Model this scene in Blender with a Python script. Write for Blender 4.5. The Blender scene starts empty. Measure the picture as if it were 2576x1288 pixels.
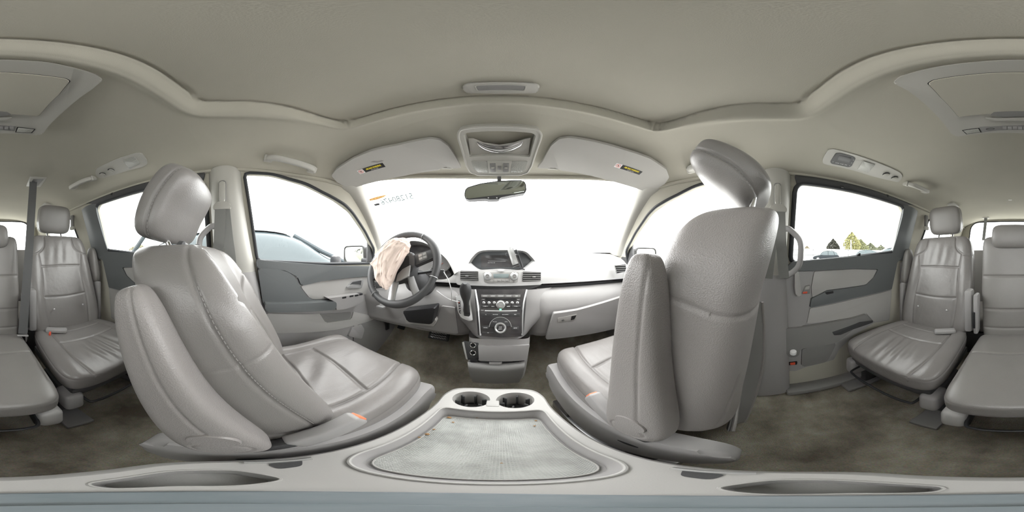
import bpy, bmesh, math, random
import numpy as np
from mathutils import Vector, Matrix, geometry
PI = math.pi
random.seed(4)
S = bpy.context.scene
C = S.collection

# ------------------------------------------------------------------ camera, sky, exposure
ROLL = math.radians(-0.45)
YAW = math.radians(-4.19)
M_ROLL = Matrix.Rotation(ROLL, 3, 'Y')
cd = bpy.data.cameras.new('camera')
cam = bpy.data.objects.new('camera', cd); C.objects.link(cam)
cd.type = 'PANO'
for tgt in (cd, getattr(cd, 'cycles', None)):
    try:
        tgt.panorama_type = 'EQUIRECTANGULAR'
    except Exception:
        pass
cd.clip_start = 0.01; cd.clip_end = 2000
cam.matrix_world = (M_ROLL @ Matrix.Rotation(YAW, 3, 'Z') @ Matrix.Rotation(PI/2, 3, 'X')).to_4x4()
S.camera = cam
w = bpy.data.worlds.new('overcast_sky'); S.world = w; w.use_nodes = True
bg = w.node_tree.nodes['Background']
bg.inputs['Color'].default_value = (1.0, 1.0, 1.0, 1)
bg.inputs['Strength'].default_value = 4.2
S.view_settings.view_transform = 'Standard'; S.view_settings.look = 'None'
S.view_settings.exposure = 1.05; S.view_settings.gamma = 1; S.view_settings.use_curve_mapping = False
S.cycles.max_bounces = 12; S.cycles.diffuse_bounces = 7; S.cycles.transparent_max_bounces = 16
S.cycles.sample_clamp_indirect = 6

# ------------------------------------------------------------------ measuring helpers
def ray(px, py):
    """direction in the car's frame of a photo pixel (2576x1288), car axis +Y"""
    a = (px-1258)/2576*2*PI; e = (644-py)/1288*PI
    # photo pixel 1288 is the camera's forward; YAW and ROLL as on the camera
    return M_ROLL @ Vector((math.sin(a)*math.cos(e), math.cos(a)*math.cos(e), math.sin(e)))
def at(px, py, x=None, y=None, z=None, r=None):
    d = ray(px, py)
    if x is not None: t = x/d.x
    elif y is not None: t = y/d.y
    elif z is not None: t = z/d.z
    else: t = r
    return d*t
def on(px, py, fr):
    d = ray(px, py); t = fr[0].dot(fr[3])/d.dot(fr[3]); return d*t
def frame(o, u, n):
    o = Vector(o); n = Vector(n).normalized(); u = Vector(u); u = (u-n*u.dot(n)).normalized(); v = n.cross(u)
    return (o, u, v, n)
def loc2(p, fr):
    q = Vector(p)-fr[0]; return (q.dot(fr[1]), q.dot(fr[2]))
def wld(fr, a, b, c=0): return fr[0]+fr[1]*a+fr[2]*b+fr[3]*c

ORG = {}
def mk(name, V, F, mat, parent=None, smooth=True, org=None, sharp=None):
    V = np.asarray(V, dtype=float)
    if parent is not None: o0 = ORG[parent.name]
    else: o0 = Vector(org) if org is not None else Vector((0, 0, 0))
    me = bpy.data.meshes.new(name)
    me.from_pydata([tuple(v) for v in (V-np.array(o0))], [], [tuple(int(i) for i in f) for f in F])
    me.update()
    me.materials.append(mat)
    if smooth:
        me.polygons.foreach_set('use_smooth', [True]*len(me.polygons))
        if sharp: me.set_sharp_from_angle(angle=math.radians(sharp))
    ob = bpy.data.objects.new(name, me); C.objects.link(ob)
    if parent is not None: ob.parent = parent
    else: ob.location = o0
    ORG[ob.name] = Vector(o0)
    return ob
def thing(name, loc, label, cat, group=None, kind=None):
    o = bpy.data.objects.new(name, None); C.objects.link(o); o.location = loc; o.empty_display_size = .05
    ORG[o.name] = Vector(loc)
    return tag(o, label, cat, group, kind)
def tag(o, label=None, cat=None, group=None, kind=None):
    if label: o['label'] = label
    if cat: o['category'] = cat
    if group: o['group'] = group
    if kind: o['kind'] = kind
    return o
def structure(o, label=None, cat=None): return tag(o, label, cat, None, 'structure')

class MB:
    """collects pieces of one mesh"""
    def __init__(s): s.V = []; s.F = []
    def add(s, V, F):
        n = len(s.V); s.V += [tuple(v) for v in V]; s.F += [tuple(int(i)+n for i in f) for f in F]; return s
    def build(s, name, mat, parent=None, org=None, smooth=True, sharp=35):
        return mk(name, s.V, s.F, mat, parent, smooth, org, sharp)
def bm_vf(bm):
    bm.verts.ensure_lookup_table(); bm.verts.index_update()
    V = [tuple(v.co) for v in bm.verts]; F = [[v.index for v in f.verts] for f in bm.faces]; bm.free(); return V, F
def box(c, size, fr=None, bev=.004, seg=2, rot=None):
    bm = bmesh.new(); bmesh.ops.create_cube(bm, size=1)
    for v in bm.verts: v.co = Vector((v.co.x*size[0], v.co.y*size[1], v.co.z*size[2]))
    if bev: bmesh.ops.bevel(bm, geom=bm.edges[:], offset=min(bev, min(size)*.45), segments=seg, profile=.5, affect='EDGES')
    for v in bm.verts:
        p = v.co.copy()
        if rot is not None: p = rot @ p
        if fr is not None: p = fr[1]*p.x+fr[2]*p.y+fr[3]*p.z
        v.co = p+Vector(c)
    return bm_vf(bm)
def catmull(pts, n, closed=False):
    pts = [np.array(p, float) for p in pts]; m = len(pts); out = []
    segs = m if closed else m-1
    for k in range(n):
        t = k/(n if closed else (n-1))*segs; i = min(int(t), segs-1); f = t-i
        if closed: p0, p1, p2, p3 = pts[(i-1) % m], pts[i], pts[(i+1) % m], pts[(i+2) % m]
        else: p0, p1, p2, p3 = pts[max(i-1, 0)], pts[i], pts[min(i+1, m-1)], pts[min(i+2, m-1)]
        out.append(.5*((2*p1)+(-p0+p2)*f+(2*p0-5*p1+4*p2-p3)*f*f+(-p0+3*p1-3*p2+p3)*f**3))
    return out
def smooth_path(pts, n): return [Vector(p) for p in catmull(pts, n)]
def tube(path, rad, seg=10, closed=False, flat=None, up=Vector((0, 0, 1)), caps=True):
    """path of Vectors; rad number or list; flat=(a,b) half sizes of a flat rounded section"""
    path = [Vector(p) for p in path]; n = len(path); V = []; F = []
    prev = None
    for i, p in enumerate(path):
        if closed: t = path[(i+1) % n]-path[i-1]
        else: t = path[min(i+1, n-1)]-path[max(i-1, 0)]
        t.normalize()
        if prev is None:
            s = t.cross(up)
            if s.length < 1e-3: s = t.cross(Vector((1, 0, 0)))
            s.normalize()
        else:
            s = (prev-t*prev.dot(t)).normalized()
        if flat and not closed and flat[2:] == ('up',):
            s = t.cross(up).normalized()
        prev = s; b = s.cross(t)
        r = rad[i] if isinstance(rad, (list, tuple)) else rad
        for k in range(seg):
            a = 2*PI*k/seg
            if flat:
                ca, sa = math.cos(a), math.sin(a); e = .5
                V.append(p+s*(math.copysign(abs(ca)**e, ca)*flat[0])+b*(math.copysign(abs(sa)**e, sa)*flat[1]))
            else: V.append(p+s*math.cos(a)*r+b*math.sin(a)*r)
    m = n if closed else n-1
    for i in range(m):
        for k in range(seg):
            a = i*seg+k; b2 = i*seg+(k+1) % seg; j = (i+1) % n
            F.append((a, b2, j*seg+(k+1) % seg, j*seg+k))
    if caps and not closed:
        F.append(list(range(seg))[::-1]); F.append(list(range((n-1)*seg, n*seg)))
    return V, F
def lathe(prof, c, axis, seg=32, start=None):
    """prof: (radius, height) list along axis"""
    n = Vector(axis).normalized(); u = n.orthogonal().normalized(); v = n.cross(u); c = Vector(c)
    V = []; F = []
    for (r, h) in prof:
        for k in range(seg):
            a = 2*PI*k/seg; V.append(c+n*h+u*math.cos(a)*r+v*math.sin(a)*r)
    for i in range(len(prof)-1):
        for k in range(seg):
            F.append((i*seg+k, i*seg+(k+1) % seg, (i+1)*seg+(k+1) % seg, (i+1)*seg+k))
    F.append(list(range(seg))[::-1]); F.append(list(range((len(prof)-1)*seg, len(prof)*seg)))
    return V, F
def plate(pts2, fr, thick, bev=.003, seg=2, base=0.0):
    """polygon in the frame's (u,v), extruded from base to base+thick along n with a rounded front edge"""
    a = sum(pts2[i][0]*pts2[(i+1) % len(pts2)][1]-pts2[(i+1) % len(pts2)][0]*pts2[i][1] for i in range(len(pts2)))
    if a < 0: pts2 = list(pts2)[::-1]
    bm = bmesh.new()
    lo = [bm.verts.new(wld(fr, p[0], p[1], base)) for p in pts2]
    hi = [bm.verts.new(wld(fr, p[0], p[1], base+thick)) for p in pts2]
    n = len(pts2); bm.faces.new(lo[::-1]); top = bm.faces.new(hi)
    for i in range(n): bm.faces.new((lo[i], lo[(i+1) % n], hi[(i+1) % n], hi[i]))
    if bev:
        bmesh.ops.bevel(bm, geom=list(top.edges), offset=bev, segments=seg, profile=.5, affect='EDGES', clamp_overlap=True)
    return bm_vf(bm)
def rpoly(pts, rad=.01, seg=5):
    """polygon with rounded corners"""
    out = []; n = len(pts)
    for i in range(n):
        p0 = np.array(pts[i-1], float); p = np.array(pts[i], float); p1 = np.array(pts[(i+1) % n], float)
        a = p0-p; b = p1-p; la = np.linalg.norm(a); lb = np.linalg.norm(b)
        r = rad[i] if isinstance(rad, (list, tuple)) else rad
        r = min(r, la*.45, lb*.45)
        if r <= 0: out.append(tuple(p)); continue
        A = p+a/la*r; B = p+b/lb*r
        for k in range(seg+1):
            t = k/seg; out.append(tuple((1-t)**2*A+2*t*(1-t)*p+t*t*B))
    return out
def rrect(w_, h_, r=.005, cx=0, cy=0, seg=5):
    return rpoly([(cx-w_/2, cy-h_/2), (cx+w_/2, cy-h_/2), (cx+w_/2, cy+h_/2), (cx-w_/2, cy+h_/2)], r, seg)
def pxpoly(pts, fr, rad=0, seg=4, mirror=False):
    q = [loc2(on(p[0], p[1], fr), fr) for p in pts]
    return rpoly(q, rad, seg) if rad else q
def ringplate(outer, inner, fr, thick, bev=.002, base=0.0):
    """frame-shaped plate; outer and inner same count loops"""
    n = len(outer); V = []; F = []
    def cen(L): return np.mean(np.array(L), axis=0)
    co, ci = cen(outer), cen(inner)
    O = [np.array(p) for p in outer]; I = [np.array(p) for p in inner]
    loops = [(O, 0), (O, thick-bev), ([p+(ci-p)*min(1, bev/np.linalg.norm(ci-p)) for p in O], thick),
             ([p-(ci-p)*min(1, bev/np.linalg.norm(ci-p)) for p in I], thick), (I, thick-bev), (I, 0)]
    for L, h in loops:
        for p in L: V.append(wld(fr, p[0], p[1], base+h))
    for k in range(6):
        j = (k+1) % 6
        for i in range(n):
            F.append((k*n+i, k*n+(i+1) % n, j*n+(i+1) % n, j*n+i))
    return V, F
def resample_closed(pts, n):
    P = np.array(list(pts)+[pts[0]], float); d = np.r_[0, np.cumsum(np.linalg.norm(np.diff(P, axis=0), axis=1))]
    t = np.linspace(0, d[-1], n, endpoint=False)
    return [(np.interp(k, d, P[:, 0]), np.interp(k, d, P[:, 1])) for k in t]
def text(s, fr, size, name, mat, parent, cx=0, cy=0, depth=.0006, align='CENTER', mirror=False, base=0, org=None, wide=1.0, bold=0):
    cu = bpy.data.curves.new(name, 'FONT'); cu.body = s; cu.size = size; cu.align_x = align; cu.align_y = 'CENTER'; cu.extrude = depth
    cu.offset = bold; cu.resolution_u = 3
    o = bpy.data.objects.new('tmp', cu); C.objects.link(o); bpy.context.view_layer.update()
    me = o.to_mesh(); V = []; k = -1 if mirror else 1
    for v in me.vertices: V.append(wld(fr, (cx+v.co.x*wide*k), cy+v.co.y, base+v.co.z))
    F = [list(p.vertices)[::k] for p in me.polygons]; o.to_mesh_clear(); bpy.data.objects.remove(o); bpy.data.curves.remove(cu)
    return mk(name, V, F, mat, parent, smooth=False, org=org)

# soft bodies -------------------------------------------------------
SLAB = {}
def super_ring(n, e, W, D, eb=None):
    a = np.linspace(0, 2*PI, 4001)
    cx = np.sign(np.cos(a))*np.abs(np.cos(a))**(2/e); cy = np.sign(np.sin(a))*np.abs(np.sin(a))**(2/e)
    if eb:
        bx = np.sign(np.cos(a))*np.abs(np.cos(a))**(2/eb); by = np.sign(np.sin(a))*np.abs(np.sin(a))**(2/eb)
        cx = np.where(np.sin(a) < 0, bx, cx); cy = np.where(np.sin(a) < 0, by, cy)
    d = np.r_[0, np.cumsum(np.hypot(np.diff(cx*W), np.diff(cy*D)))]
    t = np.linspace(0, d[-1], n, endpoint=False)
    ci = np.interp(t, d, cx); cj = np.interp(t, d, cy); return ci, cj
def slab(name, mat, parent, path, W, F, B, nu=120, nv=90, e=4.0, mw=4.0, md=3.0, xdir=(1, 0, 0), flip=1, deform=None, aspect=(.22, .07), org=None, inset=1.0, eb=None):
    """soft cushion along a spine path. W(t), F(t,xn), B(t,xn): half width, front depth, back depth; t in 0..1, xn=-1..1"""
    P = np.array([tuple(p) for p in catmull(path, 240)])
    seg = np.r_[0, np.cumsum(np.linalg.norm(np.diff(P, axis=0), axis=1))]; L = seg[-1]
    a = np.linspace(-PI/2, PI/2, 4001)
    tt = np.sign(np.sin(a))*np.abs(np.sin(a))**(2/mw); kk = np.abs(np.cos(a))**(2/mw)
    dd = np.r_[0, np.cumsum(np.hypot(np.diff(tt*L/2), np.diff(kk*aspect[0])))]
    q = np.linspace(0, dd[-1], nv); t = np.interp(q, dd, tt); kw = np.interp(q, dd, kk)
    kd = np.clip(1-np.abs(t)**md, 0, 1)**(1/md)
    kd[0] = kd[-1] = 0; kw[0] = kw[-1] = .0
    t01 = (t+1)/2
    cx, cy = super_ring(nu, e, *aspect, eb)
    T = np.repeat(t01[:, None], nu, 1); CX = np.repeat(cx[None], nv, 0); CY = np.repeat(cy[None], nv, 0)
    KW = kw[:, None]; KD = kd[:, None]
    Wt = np.array([W(v) for v in t01])[:, None]
    X = CX*Wt*KW; xn = CX*KW
    D = np.where(CY > 0, CY*KD*F(T, xn), CY*KD*B(T, xn))
    Sx = T*L
    if deform: X, D, Sx = deform(X, D, Sx, CX, CY, L)
    sx = np.clip(Sx, 0, L)
    c = [np.interp(sx, seg, P[:, i]) for i in range(3)]
    Tg = np.gradient(P, axis=0); Tg /= np.linalg.norm(Tg, axis=1)[:, None]
    xd = np.array(Vector(xdir).normalized()); N = flip*np.cross(Tg, xd)
    N /= np.linalg.norm(N, axis=1)[:, None]
    nn = [np.interp(sx, seg, N[:, i]) for i in range(3)]; tg = [np.interp(sx, seg, Tg[:, i]) for i in range(3)]
    ex = Sx-sx
    V = np.stack([c[i]+X*xd[i]+D*nn[i]+ex*tg[i] for i in range(3)], -1).reshape(-1, 3)
    i, j = np.meshgrid(np.arange(nv-1), np.arange(nu), indexing='ij'); jn = (j+1) % nu
    Fc = np.stack([i*nu+j, i*nu+jn, (i+1)*nu+jn, (i+1)*nu+j], -1).reshape(-1, 4)
    # orient
    sgn = np.dot(np.cross(xd, N[120]), Tg[120])
    if sgn < 0: Fc = Fc[:, ::-1]
    SLAB['last'] = (V.reshape(nv, nu, 3), X, D, Sx, CX, CY)
    o = mk(name, V, Fc, mat, parent, org=org)
    bm = bmesh.new(); bm.from_mesh(o.data); bmesh.ops.remove_doubles(bm, verts=bm.verts, dist=1e-6); bmesh.ops.recalc_face_normals(bm, faces=bm.faces); bm.to_mesh(o.data); bm.free()
    o.data.polygons.foreach_set('use_smooth', [True]*len(o.data.polygons))
    return o
def stitches(name, side, d0, s0, s1, mat, parent, step=.0085, ln=.0055, rad=.0007, out=.0006):
    """row of thread stitches that follows the last slab at depth d0(s) on one side face"""
    V, X, D, Sx, CX, CY = SLAB['last']; pts = []
    for i in range(V.shape[0]):
        s_ = Sx[i].mean()
        if not (s0 < s_ < s1): continue
        ok = (CX[i]*side > .75)
        if not ok.any(): continue
        dd = np.where(ok, D[i]-d0(s_), 9); dd = np.abs(dd); j = int(np.argmin(dd)); lo = (j-1) % V.shape[1]; hi = (j+1) % V.shape[1]
        k_ = lo if dd[lo] < dd[hi] else hi; w_ = dd[j]/(dd[j]+dd[k_]+1e-9)
        pts.append(V[i, j]*(1-w_)+V[i, k_]*w_)
    P = np.array(pts); K = np.array([.1, .2, .4, .2, .1]); Q = P.copy()
    for c in range(3): Q[2:-2, c] = np.convolve(P[:, c], K, 'valid')
    seg = np.r_[0, np.cumsum(np.linalg.norm(np.diff(Q, axis=0), axis=1))]; m = MB()
    cen = V.reshape(-1, 3).mean(0)
    for t in np.arange(0, seg[-1]-ln, step):
        a = np.array([np.interp(t, seg, Q[:, c]) for c in range(3)]); b = np.array([np.interp(t+ln, seg, Q[:, c]) for c in range(3)])
        o = np.array([side*out, 0, 0]); m.add(*tube([a+o, (a+b)/2+o*1.6, b+o], rad, 5))
    ob = m.build(name, mat, parent); ob['kind'] = 'stuff'; return ob
def dist_poly(X, Y, pts):
    best = np.full(X.shape, 1e9)
    for (x0, y0), (x1, y1) in zip(pts[:-1], pts[1:]):
        dx, dy = x1-x0, y1-y0; l2 = dx*dx+dy*dy+1e-12
        t = np.clip(((X-x0)*dx+(Y-y0)*dy)/l2, 0, 1)
        best = np.minimum(best, np.hypot(X-x0-t*dx, Y-y0-t*dy))
    return best
def groove(X, Y, lines, wdt=.0034, dep=.006):
    g = np.zeros(X.shape)
    for L in lines:
        L = [tuple(p) for p in catmull(L, 24)] if len(L) > 2 else L
        g = np.maximum(g, dep*np.exp(-(dist_poly(X, Y, L)/wdt)**2))
    return g
def sstep(a, b, x):
    t = np.clip((x-a)/(b-a), 0, 1); return t*t*(3-2*t)

# ------------------------------------------------------------------ materials
def material(name, col, rough=.5, metal=0, bump=None, var=None, spec=.5, alpha=None, emit=None, coat=0, coords='Object', sheen=0, wr=None):
    m = bpy.data.materials.new(name); m.use_nodes = True; nt = m.node_tree; N = nt.nodes; L = nt.links
    b = N['Principled BSDF']; b.inputs['Base Color'].default_value = (*col, 1)
    b.inputs['Roughness'].default_value = rough; b.inputs['Metallic'].default_value = metal
    b.inputs['Specular IOR Level'].default_value = spec; b.inputs['Coat Weight'].default_value = coat
    b.inputs['Sheen Weight'].default_value = sheen
    if emit: b.inputs['Emission Color'].default_value = (*emit[:3], 1); b.inputs['Emission Strength'].default_value = emit[3]
    tc = N.new('ShaderNodeTexCoord')
    if var:   # (scale, other colour, low, high)
        n = N.new('ShaderNodeTexNoise'); n.inputs['Scale'].default_value = var[0]; n.inputs['Detail'].default_value = 6
        r = N.new('ShaderNodeValToRGB'); r.color_ramp.elements[0].position = var[2]; r.color_ramp.elements[1].position = var[3]
        r.color_ramp.elements[0].color = (*col, 1); r.color_ramp.elements[1].color = (*var[1], 1)
        L.new(tc.outputs[coords], n.inputs['Vector']); L.new(n.outputs['Fac'], r.inputs['Fac']); L.new(r.outputs['Color'], b.inputs['Base Color'])
    last = None
    if bump:  # list of (kind, scale, distance, strength)
        for (kind, sc, dist, st) in bump:
            if kind == 'vor':
                t = N.new('ShaderNodeTexVoronoi'); t.feature = 'F1'; out = t.outputs['Distance']
            else:
                t = N.new('ShaderNodeTexNoise'); t.inputs['Detail'].default_value = 3; out = t.outputs['Fac']
            if isinstance(sc, tuple):
                mp = N.new('ShaderNodeMapping'); mp.inputs['Scale'].default_value = sc[:3]
                if len(sc) > 3: mp.inputs['Rotation'].default_value = sc[3:6]
                L.new(tc.outputs[coords], mp.inputs['Vector']); L.new(mp.outputs['Vector'], t.inputs['Vector']); t.inputs['Scale'].default_value = 1
            else:
                t.inputs['Scale'].default_value = sc; L.new(tc.outputs[coords], t.inputs['Vector'])
            bp = N.new('ShaderNodeBump'); bp.inputs['Distance'].default_value = dist; bp.inputs['Strength'].default_value = st
            L.new(out, bp.inputs['Height'])
            if last: L.new(last.outputs['Normal'], bp.inputs['Normal'])
            last = bp
        L.new(last.outputs['Normal'], b.inputs['Normal'])
    return m
def glass_mat(name, tint=(1, 1, 1), refl=.06):
    m = bpy.data.materials.new(name); m.use_nodes = True; nt = m.node_tree; N = nt.nodes; L = nt.links
    N.remove(N['Principled BSDF']); out = N['Material Output']
    t = N.new('ShaderNodeBsdfTransparent'); t.inputs['Color'].default_value = (*tint, 1)
    g = N.new('ShaderNodeBsdfGlossy'); g.inputs['Roughness'].default_value = .02
    mx = N.new('ShaderNodeMixShader'); mx.inputs['Fac'].default_value = refl
    L.new(t.outputs[0], mx.inputs[1]); L.new(g.outputs[0], mx.inputs[2]); L.new(mx.outputs[0], out.inputs['Surface'])
    return m
LEATHER = [('vor', 520, .0006, .35), ('noise', 45, .002, .12)]
M = {}
M['leather'] = material('grey_leather', (.215, .203, .195), .32, bump=LEATHER, var=(5, (.235, .222, .212), .35, .65))
M['leather_worn'] = material('creased_leather', (.20, .188, .180), .27, bump=LEATHER+[('noise', (26, 7, 26, 0, 0, .5), .005, .4)], var=(6, (.225, .213, .205), .35, .65))
M['leather_back'] = material('seatback_vinyl', (.275, .258, .249), .38, bump=[('vor', 480, .0008, .5), ('noise', 30, .002, .08)])
M['seam'] = material('seam_thread', (.22, .21, .20), .6)
M['thread'] = material('pale_thread', (.31, .295, .285), .6)
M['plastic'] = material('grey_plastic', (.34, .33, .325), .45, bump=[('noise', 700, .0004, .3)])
M['plastic_light'] = material('light_grey_plastic', (.41, .40, .385), .45, bump=[('noise', 600, .0004, .25)])
M['plastic_mid'] = material('mid_grey_plastic', (.23, .225, .22), .5, bump=[('noise', 600, .0006, .4)])
M['plastic_dark'] = material('charcoal_plastic', (.058, .058, .060), .5, bump=[('noise', 500, .0006, .5)])
M['plastic_teal'] = material('dark_grey_door_pad', (.125, .134, .136), .5, bump=[('noise', 400, .0006, .4)])
M['black'] = material('black_plastic', (.02, .02, .022), .4)
M['gloss_black'] = material('piano_black', (.045, .043, .045), .18, var=(14, (.085, .08, .08), .4, .7))
M['void'] = material('dark_recess', (.012, .012, .013), .8)
M['headliner'] = material('headliner_cloth', (.47, .45, .385), .95, bump=[('noise', 900, .0006, .5)], spec=.1, var=(1.6, (.42, .405, .345), .35, .7))
M['visor'] = material('visor_cloth', (.42, .41, .385), .9, bump=[('noise', (1200, 300, 300), .0006, .5)], spec=.15)
M['trim_light'] = material('pillar_plastic', (.44, .43, .395), .5, bump=[('noise', 500, .0004, .3)])
M['dash'] = material('dash_top', (.68, .675, .67), .42, bump=[('noise', 500, .0006, .5)])  # painted paler than the grey pad itself, for the glare under the windscreen
M['chrome'] = material('chrome', (.8, .8, .8), .12, metal=1)
M['silver'] = material('silver_paint', (.55, .55, .55), .3, metal=.7)
M['steel'] = material('dull_steel', (.3, .3, .3), .35, metal=1)
M['rubber'] = material('black_rubber', (.03, .03, .03), .7)
M['belt'] = material('seat_belt_webbing', (.10, .10, .10), .7, bump=[('noise', (60, 60, 1500), .0006, .8)])
M['belt_grey'] = material('grey_seat_belt_webbing', (.22, .22, .21), .7, bump=[('noise', (60, 60, 1500), .0006, .8)])
M['red'] = material('red_button', (.75, .10, .05), .35)
M['orange'] = material('orange_button', (.85, .22, .10), .35)
M['white'] = material('white_plastic', (.8, .8, .8), .35)
M['print'] = material('white_print', (.75, .75, .75), .5)
M['yellow'] = material('yellow_print', (.75, .62, .05), .5)
M['lens'] = material('clear_lamp_lens', (.40, .40, .37), .15, bump=[('vor', 300, .001, .6)])
M['mirror'] = material('mirror_glass', (.62, .66, .62), .02, metal=1)
M['lcd'] = material('grey_display', (.30, .36, .36), .25)
M['screen'] = material('dark_screen', (.075, .08, .085), .25)
M['airbag'] = material('airbag_cloth', (.80, .66, .58), .85, bump=[('noise', 30, .004, .6)])
M['glass'] = glass_mat('window_glass', (.97, .98, .97), .04)
M['glass_tint'] = glass_mat('privacy_glass', (.80, .82, .80), .04)
M['clear'] = glass_mat('clear_lens_glass', (.9, .9, .9), .15)
M['weather'] = material('weather_strip', (.03, .032, .036), .6)
def carpet_mat():
    m = bpy.data.materials.new('stained_carpet'); m.use_nodes = True; nt = m.node_tree; N = nt.nodes; L = nt.links
    b = N['Principled BSDF']; b.inputs['Roughness'].default_value = 1; b.inputs['Specular IOR Level'].default_value = .05
    tc = N.new('ShaderNodeTexCoord')
    n1 = N.new('ShaderNodeTexNoise'); n1.inputs['Scale'].default_value = 4.5; n1.inputs['Detail'].default_value = 8; n1.inputs['Roughness'].default_value = .62
    r1 = N.new('ShaderNodeValToRGB'); e = r1.color_ramp.elements
    e[0].position = .32; e[0].color = (.13, .108, .078, 1); e[1].position = .68; e[1].color = (.42, .39, .30, 1)
    k = e.new(.5); k.color = (.27, .24, .175, 1)
    n2 = N.new('ShaderNodeTexNoise'); n2.inputs['Scale'].default_value = 260; n2.inputs['Detail'].default_value = 2
    mx = N.new('ShaderNodeMix'); mx.data_type = 'RGBA'; mx.blend_type = 'OVERLAY'; mx.inputs[0].default_value = .45
    L.new(tc.outputs['Object'], n1.inputs['Vector']); L.new(n1.outputs['Fac'], r1.inputs['Fac'])
    L.new(tc.outputs['Object'], n2.inputs['Vector']); L.new(r1.outputs['Color'], mx.inputs[6]); L.new(n2.outputs['Color'], mx.inputs[7])
    hs = N.new('ShaderNodeHueSaturation'); hs.inputs['Saturation'].default_value = .75; L.new(mx.outputs[2], hs.inputs['Color'])
    L.new(hs.outputs['Color'], b.inputs['Base Color'])
    bp = N.new('ShaderNodeBump'); bp.inputs['Distance'].default_value = .004; bp.inputs['Strength'].default_value = .8
    L.new(n2.outputs['Fac'], bp.inputs['Height']); L.new(bp.outputs['Normal'], b.inputs['Normal'])
    return m
M['carpet'] = carpet_mat()

# ------------------------------------------------------------------ cabin shell
FLOOR = -.84
BELT_Z = -.035
def edge(y):
    """roof-rail / A-pillar line: |x|, z at y"""
    ys = [-2.3, -1.6, -.9, 0, .2, .35, .47, .7, .9, 1.3]
    xs = [.66, .69, .70, .70, .695, .665, .625, .70, .765, .80]
    zs = [.40, .40, .405, .40, .385, .37, .345, .215, .09, -.03]
    return float(np.interp(y, ys, xs)), float(np.interp(y, ys, zs))
def wallx(y, z):
    xe, ze = edge(y)
    if z <= BELT_Z: return .80
    return .80+(xe-.80)*min(1, (z-BELT_Z)/(ze-BELT_Z+1e-6))
def wall_hit(px, py, off=0):
    d = ray(px, py); s = 1 if d.x > 0 else -1; lo, hi = .05, 4.0
    for _ in range(50):
        t = (lo+hi)/2; p = d*t
        if abs(p.x) > wallx(p.y, p.z)-off: hi = t
        else: lo = t
    return d*lo
# window outlines measured on the photograph, as (y, z) on the side wall; the left and right walls mirror each other
def yz(lst): return [((p := wall_hit(*q)).y, p.z) for q in lst]
W_FRONT = [(.0, .385), (.12, .382), (.27, .345), (.40, .29), (.53, .23), (.66, .145), (.79, .04), (.80, -.055), (.45, -.05), (.065, -.03)]
W_SLIDE = [(-.20, .36), (-.5, .365), (-.88, .365), (-.91, .34), (-.885, .05), (-.86, .035), (-.5, -.005), (-.19, -.03), (-.17, -.01), (-.175, .33)]
W_QUART = [(-1.27, .34), (-1.85, .33), (-1.95, .10), (-1.20, .09)]
def wind(L):
    return sum(L[i][0]*L[(i+1) % len(L)][1]-L[(i+1) % len(L)][0]*L[i][1] for i in range(len(L)))
def inside(p, L):
    c = False; n = len(L)
    for i in range(n):
        a, b = L[i], L[i-1]
        if (a[1] > p[1]) != (b[1] > p[1]) and p[0] < (b[0]-a[0])*(p[1]-a[1])/(b[1]-a[1])+a[0]: c = not c
    return c
def wall(side, name, holes, y0=-2.25, y1=1.29):
    holes = [rpoly(h, .025, 4) for h in holes]
    ob = []
    ys = np.linspace(y0, y1, 45)
    ob += [(y, FLOOR) for y in ys]+[(y, edge(y)[1]) for y in ys[::-1]]
    pts = list(ob); es = [(i, (i+1) % len(ob)) for i in range(len(ob))]
    for h in holes:
        k = len(pts); pts += h; es += [(k+i, k+(i+1) % len(h)) for i in range(len(h))]
    for y in np.arange(y0+.03, y1, .06):
        for z in np.arange(FLOOR+.1, .38, .06):
            if z < edge(y)[1]-.02 and not any(inside((y, z), h) for h in holes) and min(min((y-a)**2+(z-b)**2 for a, b in h) for h in holes) > .0006:
                pts.append((y, z))
    r = geometry.delaunay_2d_cdt([Vector(p) for p in pts], es, [], 0, 1e-6)
    co, fs = r[0], r[2]; F = []
    for f in fs:
        c = sum((co[i] for i in f), Vector((0, 0)))/len(f)
        if any(inside(c, h) for h in holes) or c.y > edge(c.x)[1]+.001: continue
        F.append(list(f))
    V = [(side*wallx(p.x, p.y), p.x, p.y) for p in co]
    # thickness outwards
    n = len(V); V2 = V+[(side*(abs(v[0])+.03), v[1], v[2]) for v in V]
    cnt = {}
    for f in F:
        for a, b in zip(f, f[1:]+f[:1]): cnt[(a, b)] = 1
    F2 = [f for f in F]+[[i+n for i in f][::-1] for f in F]
    for (a, b) in cnt:
        if (b, a) not in cnt: F2.append([b, a, a+n, b+n])
    o = mk(name, V2, F2, M['headliner'], smooth=True, sharp=40)
    bm = bmesh.new(); bm.from_mesh(o.data); bmesh.ops.recalc_face_normals(bm, faces=bm.faces); bm.to_mesh(o.data); bm.free()
    return structure(o)
wall(-1, 'wall_left', [W_FRONT, W_SLIDE, W_QUART]); wall(1, 'wall_right', [W_FRONT, W_SLIDE, W_QUART])

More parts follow.
